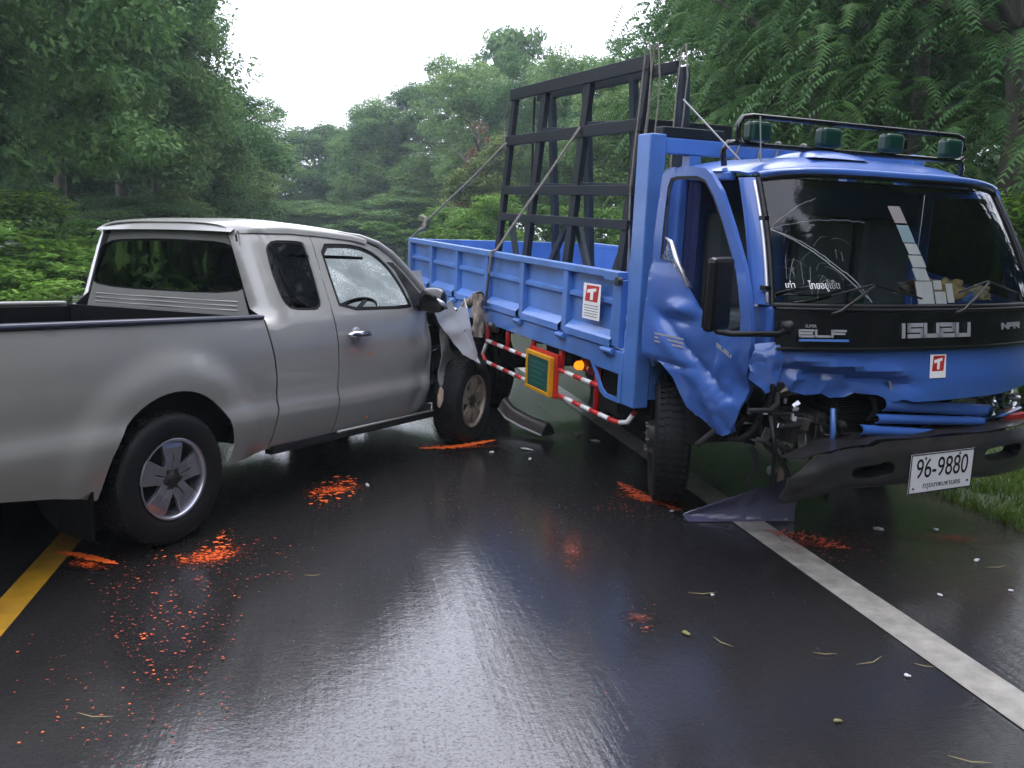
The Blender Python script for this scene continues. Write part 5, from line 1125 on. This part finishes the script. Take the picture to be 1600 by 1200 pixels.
Mm = Matrix.Translation((.955, -1.26, 1.385)) @ Matrix.Rotation(R(28), 4, 'Z')
MIR = MB().box(-.028, .028, -.112, .112, -.185, .175, Mm).build('side_mirror', M['black'], TK, bevel=.026)
MB().box(-.031, -.029, -.095, .095, -.165, .155, Mm).build('mirror_glass', M['chrome'], MIR)
MB().tube([(1.03, .93, 1.3), (1.12, 1.12, 1.35), (1.12, 1.14, 1.6)], .0145, 8).build('mirror_arm', M['black'], TK, smooth=True)
RB = MB(); xq = .46
RB.tube([(xq, -.82, 2.13), (xq, -.855, 2.16), (xq, -.86, 2.235), (xq, -.83, 2.275), (xq, -.77, 2.285), (xq, .75, 2.285), (xq, .80, 2.27), (xq, .83, 2.20)], .0155, 8)
RB.tube([(xq, -.855, 2.15), (xq, -.8, 2.135), (xq, .8, 2.135), (xq, .83, 2.16)], .0155, 8)
RB.tube([(.40, -.885, 2.02), (.40, -.90, 2.10), (.41, -.88, 2.14), (.46, -.78, 2.145)], .017, 8); RB.tube([(.40, .885, 2.02), (.40, .90, 2.10), (.46, .80, 2.145)], .017, 8)
RBo = RB.build('roof_bar', M['satin'], TK, smooth=True)
for yy in (-.735, -.245, .225, .70): MB().box(xq - .03, xq + .05, yy - .07, yy + .07, 2.155, 2.258).build('roof_lamp', M['lampgreen'], TK, bevel=.02)
MB().tube([(.60, -.80, 2.04), (.60, -.83, 2.27)], .004, 5).build('antenna', M['silverletter'], TK); MB().tube([(.50, -.86, 2.05), (.28, -1.10, 2.36)], .005, 5).build('antenna', M['silverletter'], TK)
MB().grid(lambda u, v: Vector((.25 + .36 * u, -.46 + .40 * v, 2.085 + .05 * (math.sin(u * math.pi) * math.sin(v * math.pi)) ** .4)), 12, 14).build('roof_vent', M['blue_cab'], TK, smooth=True)

# ------------------------------------------------------------------ glass rack standing on the deck
def tw(p): return TM @ Vector(p)
RK = empty('glass_rack', tw((-2.9, -.2, .90)), Euler((0.002902, 0.040115, -1.156992)), 'tall black A shaped rack for glass sheets standing on the truck deck', 'rack')
off = Vector((-2.9, -.2, .90))
def rkbar(name, a, b, wx, wz, mt='rackwood', up=(1, 0, 0)): return MB().bar(Vector(a) - off, Vector(b) - off, wx * 1.1, wz * 1.22, up).build(name, M[mt], RK, bevel=.004)
NY = lambda z: -.30 - .16 * (2.87 - z) / 1.9          # near leaning plane
FY = lambda z: -.12 + .16 * (2.87 - z) / 1.9
XL = lambda z: interp(z, [(.9, -3.78), (1.66, -3.76), (1.91, -3.80), (2.38, -3.84), (2.87, -3.86)])
XRt = -1.36
for z, w_ in ((2.825, .085), (2.385, .075), (1.91, .065), (1.655, .06)):
    rkbar('near_rail', (XL(z) - .03, NY(z) - .022, z), (XRt + .03, NY(z) - .022, z), .04, w_, up=(0, 0, 1))
    if z > 2.8: rkbar('far_rail', (XL(z) + .1, FY(z) + .022, z - .01), (XRt + .03, FY(z) + .022, z - .01), .04, w_ * .8, up=(0, 0, 1))
def xat(pt, pb, z): return pt + (pb - pt) * (2.87 - z) / 1.21
for xt, w_ in ((-3.83, .07), (-3.14, .085), (-2.30, .085), (-1.40, .075)): rkbar('near_upright', (xt, NY(.9), .90), (xt, NY(2.80), 2.79), .045, w_)
for xt, w_ in ((-3.42, .075), (-2.72, .08), (-1.93, .06), (-1.22, .06)): rkbar('far_upright', (xt, FY(.9), .90), (xt, FY(2.80), 2.79), .045, w_, 'rackgrey')
rkbar('rod', (-3.58, -.2, .9), (-3.60, -.21, 2.8), .016, .016)
for xt in (-3.1, -2.28):
    for z in (2.44, 1.95): rkbar('spacer', (xt - .0, NY(z), z), (xt + .42, FY(z), z), .04, .045, 'rackgrey', up=(0, 0, 1))
for a, b in (((-3.72, 1.62), (-3.30, .95)), ((-2.50, 1.62), (-2.98, .95)), ((-2.30, 1.62), (-1.78, .95)), ((-1.45, 1.62), (-1.7, 1.0))): rkbar('brace', (a[0], NY(1.6) + .06, a[1]), (b[0], NY(1) + .06, b[1]), .035, .055, 'rackgrey')
rkbar('brace', (-1.60, -.30, 2.36), (-1.32, -.32, 2.15), .02, .03)
for yy in (-.46, .02): rkbar('foot', (-3.9, yy, .925), (-1.1, yy, .925), .06, .05, up=(0, 0, 1))
rkbar('front_beam', (-1.34, -.34, 2.365), (-1.34, .42, 2.365), .055, .10, up=(0, 0, 1))
rkbar('front_upright', (-1.20, -.14, 2.79), (-1.20, -.12, .92), .045, .07, 'rackgrey')
TIM = MB().bar((-.125, -.98, 2.222), (-.125, -.55, 2.222), .09, .06).build('timber_block', M['rackwood'], TK, bevel=.006)

# ------------------------------------------------------------------ ropes, rag
def rope(pts, r_, label, sag=0, mt='rope', grp=None, name='rope'):
    P = []
    for a, b in zip(pts, pts[1:]):
        a = Vector(a); b = Vector(b)
        for i in range(12): t = i / 12; q = a.lerp(b, t); q.z -= sag * 4 * t * (1 - t); q += Vector((noise.noise(q * 5), noise.noise(q * 5 + Vector((9, 0, 0))), 0)) * .006; P.append(q)
    P.append(Vector(pts[-1])); o = MB().tube([TM @ p for p in P], r_, 6).build(name, M[mt], None, smooth=True)
    return tag(o, label, 'rope', grp)
rope([(-2.28, NY(2.42) - .05, 2.42), (-2.36, -1.06, 1.40), (-2.37, -1.10, 1.385), (-2.40, -1.105, 1.2)], .011, 'tight grey rope running from the rack down over the side gate of the truck', mt='rope')
rope([(-2.40, -1.105, 1.2), (-2.44, -1.11, .93)], .011, 'dark rope hanging straight down the outside of the side gate to the rag', mt='darkrope')
rope([(-3.75, -.42, 2.36), (-4.55, -.98, 1.55), (-4.74, -1.06, 1.395)], .011, 'rope slanting from the left end of the rack to the rear bed corner', sag=.015, mt='rope')
rope([(-4.70, -1.07, 1.40), (-4.69, -1.10, 1.30), (-4.62, -1.10, 1.0)], .007, 'thin rope hanging down at the rear corner of the truck bed')
rope([(-4.58, -.98, 1.56), (-4.60, -1.0, 1.62), (-4.55, -.97, 1.60), (-4.52, -.99, 1.50), (-4.60, -1.01, 1.47)], .018, 'knot of grey cord on the rope above the rear corner of the truck bed', name='rope_knot')
for k, (x, y, z0, z1, lb) in enumerate([(-1.30, -.42, 2.92, 1.0, 'pale rope at the front end of the rack, leftmost of the three'), (-1.22, -.40, 2.90, 1.25, 'pale rope hanging at the front end of the rack, between the other two'), (-1.02, -.30, 2.88, 2.0, 'pale rope hanging at the front end of the rack, rightmost of the three')]):
    rope([(x, y, z1), (x - .05 + .02 * k, y, (z0 + z1) / 2), (x, y + .02, z0), (x + .03, y + .03, z0 + .03), (x + .07, y + .04, z0 - .2), (x + .04, y + .04, (z0 + z1) / 2 - .1)], .006, lb, grp='ropes hanging from the front end of the rack')
rope([(-4.0, -.32, 2.30), (-4.05, -.33, 2.6), (-3.92, -.33, 2.80), (-3.86, -.33, 2.88)], .007, 'thin pale cord looped over the left top corner of the rack')
for k in range(4):
    y = -.48 + .16 * k + .05 * math.sin(k * 3); 
    rope([(-.06, y, 2.06), (-.05, y + .03, 2.21), (-.12, y + .06, 2.215), (-.19, y + .04, 2.15)], .007, ['first', 'second', 'third', 'fourth'][k] + ' cord loop from the left over the blue beam behind the cab', grp='cord loops over the beam behind the cab')
rg = MB()
def ragf(u, v):
    th = u * 6.2832; z = 1.03 - .36 * v; r_ = .038 + .022 * math.sin(v * 2.6) + .016 * math.sin(th * 3 + v * 7) + .03 * noise.noise(Vector((math.cos(th) * 2, math.sin(th) * 2, v * 5)))
    return TM @ Vector((-2.46 + r_ * math.cos(th) * .9 + .04 * v, -1.17 + r_ * math.sin(th) * .7, z))
rg.grid(ragf, 36, 24)
tag(rg.build('rag', M['rag'], None, smooth=True), 'dirty rag tied to the rope beside the torn pickup fender', 'rag')
rg = MB(); rg.grid(lambda u, v: TM @ Vector((-2.46 - .36 * v, -1.16 - .05 * math.sin(u * 6.28) * (1 - .3 * v), 1.0 - .12 * v + .045 * math.cos(u * 6.28) * (1 - .3 * v) + .02 * noise.noise(Vector((v * 8, u * 3, 0))))), 16, 20)
tag(rg.build('cloth_strip', M['rag'], None, smooth=True), 'twisted strip of pale cloth between the rag and the pickup mirror', 'cloth')
# things lying on the dashboard
def blob(name, c, sx, sy, sz, mt, label, cat, seed, parent=None):
    mb = MB(); c = Vector(c)
    def f(u, v):
        th = u * 6.2832; ph = v * math.pi; d = Vector((math.cos(th) * math.sin(ph), math.sin(th) * math.sin(ph), math.cos(ph))); k = 1 + .5 * noise.noise(d * 2.2 + Vector((seed, 0, 0))) + .25 * noise.noise(d * 6 + Vector((seed, 0, 0)))
        p = Vector((d.x * sx, d.y * sy, max(-.3, d.z) * sz)) * k; return TM @ (c + p)
    mb.grid(f, 40, 20); return tag(mb.build(name, mt, None, smooth=True), label, cat)
blob('crumpled_cloth', (.93, .28, 1.375), .07, .15, .075, M['cloth_y'], 'crumpled yellowish cloth on the dashboard behind the right half of the windshield', 'cloth', 4)
blob('work_gloves', (.93, .08, 1.40), .05, .14, .06, M['rag'], 'pair of pale work gloves on the dashboard next to the paper permits', 'gloves', 8)
blob('plastic_bag', (.92, .42, 1.35), .05, .07, .05, M['blue'], 'small blue bundle on the dashboard right of the gloves', 'bag', 14)
blob('cap', (.93, .53, 1.37), .06, .08, .05, mat('tan_cloth', (.38, .33, .22), rough=.9), 'tan cap at the right end of the bundles on the dashboard', 'cap', 20)
# ------------------------------------------------------------------ torn bumper end, debris, paint
tb = MB()
def torn(u, v):
    a0 = Vector((1.66, 4.96, .30)); a1 = Vector((1.02, 4.99, .035)); c = a0.lerp(a1, u ** .9)
    w_ = (.30 * (1 - u) ** .75 + .02); n_ = noise.noise(Vector((u * 5, v * 3, 2)))
    return Vector((c.x + .02 * n_, c.y - .06 * v + .10 * v * v * (1 - u) + .05 * math.sin(v * 3) , max(.006, c.z - w_ * v + .015 * crumple((u, v * .5, 0), 1, 6, 3))))
tb.grid(torn, 30, 12)
tag(tb.build('bumper_fragment', mat('torn_bumper_plastic', (0.07, 0.07, 0.12), rough=.35, coat=.4, vary=.3), None, auto=R(35), solid=.006), 'torn dark purple end of the bumper lying across the white edge line', 'bumper piece')
lf = MB().lathe([(0, -.03), (.02, -.028), (.03, 0), (.02, .03), (0, .03)], 14, Matrix.Translation((1.50, 4.985, .31))).build('lamp_fragment', M['brightmetal'], None, smooth=True); tag(lf, 'small bright broken lamp hanging above the torn bumper end', 'lamp piece')
lf = MB().box(1.535, 1.575, 4.97, 5.0, .235, .33).build('lamp_fragment', mat('pale_lens', (.5, .38, .32), rough=.3), None, bevel=.012); tag(lf, 'pinkish broken lens above the torn bumper end', 'lamp piece')
def shard(px, py, sx, sy, ht, mt, label, name='debris_shard', cat='debris', grp=None, rot=None, seed=0):
    q = CAMM.to_3x3() @ Vector(((px - 800) / FPX, -(py - 600) / FPX, -1)); t = -CAMH / q.z; c = Vector((q.x * t, q.y * t, .007))
    rs = random.Random(seed + int(px)); a = rs.uniform(0, 6.28) if rot is None else rot; n = 9; mb = MB(); vs = []
    for k in range(n):
        th = k * 2 * math.pi / n; r_ = rs.uniform(.6, 1.15); p = Vector((math.cos(th) * sx * r_, math.sin(th) * sy * r_, 0)); p = Matrix.Rotation(a, 3, 'Z') @ p; vs.append(c + p + Vector((0, 0, rs.uniform(0, .4) * ht * .6)))
    vs.append(c + Vector((0, 0, ht * .5))); mb.add(vs, [(k, (k + 1) % n, n) for k in range(n)]); mb.add([v - Vector((0, 0, .004)) for v in vs[:n]], [tuple(range(n))])
    return tag(mb.build(name, mt, None), label, cat, grp)
GS = 'pale broken bits on the wet road'
for a in [
 (574, 759, .045, .012, .012, M['shard'], 'flat white sliver right of the orange patch beside the pickup door'),
 (768, 708, .025, .018, .02, M['shard'], 'white shard just right of the orange stroke at the pickup front wheel'),
 (822, 703, .06, .014, .02, M['shard'], 'bent pale trim piece on the road below the green board'),
 (828, 718, .03, .012, .012, M['shard'], 'small pale chip below the bent pale trim piece'),
 (1049, 800, .02, .012, .012, M['shard'], 'white chip in front of the pointed tip of the torn bumper'),
 (1372, 829, .03, .03, .03, M['shard'], 'upright pale fragment on the shoulder under the licence plate'),
 (1526, 877, .028, .014, .02, M['shard'], 'bright white chip on the shoulder right of the edge line'),
 (1468, 931, .014, .010, .01, M['shard'], 'round white chip on the shoulder below the bright one'),
 (1579, 924, .014, .008, .008, M['shard'], 'tiny pale chip near the right edge of the photo'),
 (1418, 1058, .014, .012, .01, M['shard'], 'round whitish pebble between the edge line and the bottom right corner'),
 (1113, 931, .012, .009, .008, M['shard'], 'small chip on the lane left of the edge line'),
 (1462, 829, .02, .016, .015, M['shard'], 'grey chip on the shoulder right of the upright fragment'),
 (855, 676, .05, .05, .03, M['metal'], 'dark twisted metal piece on the road under the truck side guard'),
 (930, 690, .04, .03, .025, M['shard'], 'pale bit of wreckage behind the truck front wheel'),
 (905, 683, .05, .02, .03, M['metal'], 'dark lump of wreckage left of the truck front wheel'),
 (960, 700, .03, .02, .02, M['metal'], 'small dark lump close to the truck front wheel'),
 (1073, 991, .030, .014, .008, M['leafy'], 'small green leaf in the middle of the right lane'),
 (1308, 1128, .018, .010, .006, M['leafy'], 'small pale leaf near the bottom of the photo'),
 ]: shard(*a[:6], a[6], name='fallen_leaf' if a[5] is M['leafy'] else 'debris_shard', cat='leaf' if a[5] is M['leafy'] else 'debris', grp=None if a[5] is M['leafy'] else GS)
# curved bumper skin lying by the pickup's front wheel
def px2g(px, py, z=0.0):
    q = CAMM.to_3x3() @ Vector(((px - 800) / FPX, -(py - 600) / FPX, -1)); t = (z - CAMH) / q.z; return Vector((q.x * t, q.y * t, z))
c0 = [px2g(778, 640, .12), px2g(790, 655, .08), px2g(812, 668, .05), px2g(845, 682, .03)]
mb = MB(); mb.grid(lambda u, v: (lambda p: p + Vector((.12 * v, .10 * v, .10 * math.sin(v * 3.1) + .0)))(c0[min(2, int(u * 3))].lerp(c0[min(2, int(u * 3)) + 1], u * 3 - min(2, int(u * 3)))), 24, 8)
tag(mb.build('bumper_skin', mat('dark_bumper_skin', (.06, .05, .045), rough=.4, coat=.3), None, smooth=True, solid=.006), 'curved piece of dark bumper skin on the road in front of the pickup wheel', 'bumper piece')
mb = MB(); mb.tube([p + Vector((0, -.01, .012)) for p in c0], [.006, .010, .012, .006], 6); tag(mb.build('trim_strip', M['shard'], None, smooth=True), 'pale curved trim strip along the dark bumper skin', 'trim')
tw_ = [((1075, 926), (1120, 925)), ((1270, 1019), (1306, 1021)), ((1338, 1038), (1378, 1025)), ((1428, 1036), (1460, 1042)), ((1480, 1180), (1552, 1192)), ((120, 1113), (178, 1119)), ((475, 898), (500, 898)), ((1115, 995), (1145, 1010)), ((1540, 886), (1572, 883))]
TL = ['straw stalk on the lane level with the white chip', 'pale stalk left of the curved straw', 'curved yellow straw on the lane near the edge line', 'straw touching the inner side of the white edge line', 'long straw at the bottom right corner of the lane', 'pale stalk at the lower left among the orange flecks', 'short twig right of the orange flecks', 'dark twig on the middle of the lane', 'stalk on the shoulder near the right edge']
for k, (a, b) in enumerate(tw_):
    A = px2g(*a, .009); B = px2g(*b, .009); m_ = A.lerp(B, .5) + (B - A).cross(Vector((0, 0, 1))) * .12; tag(MB().tube([A, A.lerp(m_, .6), m_, m_.lerp(B, .5), B], [.0006, .0016, .002, .0016, .0006], 5).build('straw', mat('straw', (.30, .24, .11), rough=.8) if k == 0 else bpy.data.materials['straw'], None, smooth=True), TL[k], 'straw')
# sprayed marks: thin irregular sheets
def spray(name, pts, wid, mt, label, seed, rag=.5, holes=0.0):
    """stroke along photographed road points, ragged, broken up by holes"""
    P = [px2g(*p, .0075) for p in pts]; rs = random.Random(seed); mb = MB(); n = 46
    L = []
    for i in range(n + 1):
        t = i / n * (len(P) - 1); k = min(len(P) - 2, int(t)); c = P[k].lerp(P[k + 1], t - k); d = (P[k + 1] - P[k]).normalized(); s_ = Vector((-d.y, d.x, 0)); e = math.sin(math.pi * min(1, max(0.02, i / n))) ** .5
        L.append((c + s_ * wid * e * (.5 + rag * noise.noise(Vector((i * .45, seed, 0)))), c - s_ * wid * e * (.5 + rag * noise.noise(Vector((i * .45, seed, 7))))))
    for i in range(n):
        for j in range(4):
            if rs.random() < holes: continue
            a, b, c, d = L[i][0].lerp(L[i][1], j / 4), L[i][0].lerp(L[i][1], (j + 1) / 4), L[i + 1][0].lerp(L[i + 1][1], (j + 1) / 4), L[i + 1][0].lerp(L[i + 1][1], j / 4)
            mb.add([a, b, c, d], [(0, 1, 2, 3)])
    o = mb.build(name, mt, None); return tag(o, label, 'paint mark', 'orange spray paint marks on the road')
spray('spray_mark', [(88, 862), (120, 866), (150, 873), (185, 881)], .055, M['orange'], 'bright orange stroke starting on the yellow centre line', 1)
spray('spray_mark', [(655, 700), (700, 699), (740, 693), (776, 687)], .085, M['orange'], 'long orange stroke under the pickup front wheel', 2, rag=.7)
spray('spray_mark', [(965, 752), (985, 765), (1010, 778), (1045, 790)], .09, M['darkorange'], 'ragged orange arc around the truck front wheel', 3, .8, .25)
spray('spray_mark', [(1040, 790), (1065, 797)], .06, M['darkorange'], 'short faded orange dab between the truck wheel and the bumper tip', 4, .8, .3)
spray('spray_mark', [(1195, 829), (1260, 838), (1330, 858)], .12, M['darkorange'], 'faded orange smear on the shoulder below the bumper', 5, .9, .6)
def flecks(name, label, regs, mt, seed):
    rs = random.Random(seed); mb = MB()
    for cx, cy, rx, ry, n, smin, smax in regs:
        for _ in range(n):
            a = rs.uniform(0, 6.28); r_ = rs.random() ** .6; x = cx + rx * r_ * math.cos(a); y = cy + ry * r_ * math.sin(a); c = px2g(x, y, .0072); s_ = smin * .8 + (smax - smin) * .8 * rs.random() ** 3; k = rs.randint(5, 7); th = rs.uniform(0, 6.28)
            vs = [c + Vector((math.cos(th + i * 6.283 / k) * s_ * rs.uniform(.5, 1.2), math.sin(th + i * 6.283 / k) * s_ * rs.uniform(.4, 1.0), 0)) for i in range(k)]; mb.add(vs, [tuple(range(k))])
    o = mb.build(name, mt, None); return tag(o, label, 'paint flecks', kind='stuff')
flecks('paint_flecks', 'bright orange flecks of spray paint scattered over the wet lane', [(355, 850, 18, 28, 34, .006, .026), (318, 866, 16, 12, 20, .005, .022), (245, 866, 14, 10, 12, .005, .020), (285, 870, 10, 10, 12, .006, .022), (530, 762, 30, 18, 46, .006, .034), (500, 778, 18, 14, 26, .006, .03), (545, 750, 14, 10, 14, .006, .024), (228, 990, 12, 8, 8, .006, .018), (210, 950, 60, 60, 16, .004, .012), (265, 930, 60, 60, 18, .004, .012), (330, 930, 40, 60, 20, .003, .010), (230, 1060, 60, 90, 13, .003, .009), (90, 1110, 80, 80, 9, .003, .009), (60, 1020, 50, 60, 10, .003, .008), (330, 1100, 40, 60, 10, .003, .006)], M['orange'], 6)
flecks('paint_flecks', 'dull rust coloured flecks of paint scattered over the wet lane', [(380, 880, 90, 50, 160, .003, .011), (270, 960, 110, 100, 330, .003, .012), (180, 890, 50, 40, 60, .003, .011), (220, 1080, 160, 120, 230, .003, .009), (520, 770, 50, 30, 90, .003, .012), (700, 772, 30, 30, 26, .004, .012), (740, 800, 50, 60, 60, .003, .008), (1000, 790, 70, 22, 120, .003, .012), (1290, 855, 90, 26, 150, .004, .012), (1420, 850, 140, 30, 60, .003, .009), (892, 860, 14, 32, 44, .003, .010), (990, 950, 40, 40, 30, .003, .008), (1010, 980, 14, 10, 14, .004, .009), (870, 980, 60, 120, 60, .002, .006), (1150, 1100, 250, 90, 40, .002, .005), (1530, 890, 60, 60, 30, .003, .006), (690, 715, 60, 12, 50, .004, .012)], M['darkorange'], 8)
flecks('glass_crumbs', 'tiny crumbs of broken glass sprinkled over the wet road', [(640, 850, 330, 110, 260, .0015, .004), (560, 960, 330, 150, 200, .001, .003), (900, 790, 150, 60, 220, .0015, .005), (1060, 810, 60, 16, 160, .0015, .004), (820, 720, 120, 18, 90, .002, .006), (1300, 950, 260, 130, 90, .001, .0035), (900, 900, 200, 100, 130, .001, .0035)], M['shard'], 9)

def patch(px, py, ra, rb, rot, mt, label):
    c = px2g(px, py, .0058 + .0002 * (px % 7)); mb = MB(); n = 24; mb.add([Vector((math.cos(i * 6.2832 / n), math.sin(i * 6.2832 / n), 0)) for i in range(n)], [tuple(range(n))])
    o = mb.build('overspray', M[mt], None); o.location = c; o.scale = (ra, rb, 1); o.rotation_euler = (0, 0, rot); tag(o, label, 'paint mark', 'orange spray paint marks on the road')
for a in [
 (522, 764, .26, .15, .5, 'overspray', 'blotchy orange patch on the road beside the pickup door'),
 (330, 868, .26, .17, .9, 'overspray', 'blotchy orange patch right of the pickup rear wheel'),
 (135, 882, .16, .08, -.4, 'overspray', 'orange dusting around the stroke on the yellow line'),
 (715, 697, .45, .10, .1, 'overspray', 'orange dusting around the stroke at the pickup front wheel'),
 (1015, 780, .32, .12, -.6, 'overspray', 'ragged orange dusting in front of the truck front wheel'),
 (1270, 848, .36, .14, -.1, 'overspray_dull', 'rusty red smear on the shoulder under the bumper'),
 (1480, 840, .40, .12, 0, 'overspray_dull', 'faint red dusting on the shoulder near the grass'),
 (893, 860, .07, .22, .1, 'overspray_dull', 'narrow faded red streak in the middle of the lane'),
 (1000, 965, .10, .10, .1, 'overspray_dull', 'small faded red patch in the right part of the lane'),
]: patch(*a)
# ------------------------------------------------------------------ damp air
hz = MB().box(-115, 115, -60, 150, -3.5, 34).build('haze', None, None)
hz.data.materials.clear(); hm = bpy.data.materials.new('damp_air'); hm.use_nodes = True; hn = hm.node_tree; hn.nodes.clear()
ho = hn.nodes.new('ShaderNodeOutputMaterial'); pv = hn.nodes.new('ShaderNodeVolumePrincipled'); pv.inputs['Density'].default_value = 0.0012; pv.inputs['Color'].default_value = (0.72, 0.86, 0.95, 1); pv.inputs['Anisotropy'].default_value = 0.2
hn.links.new(pv.outputs[0], ho.inputs['Volume']); hz.data.materials.append(hm); tag(hz, 'thin damp haze over the road and trees', 'haze', kind='stuff')
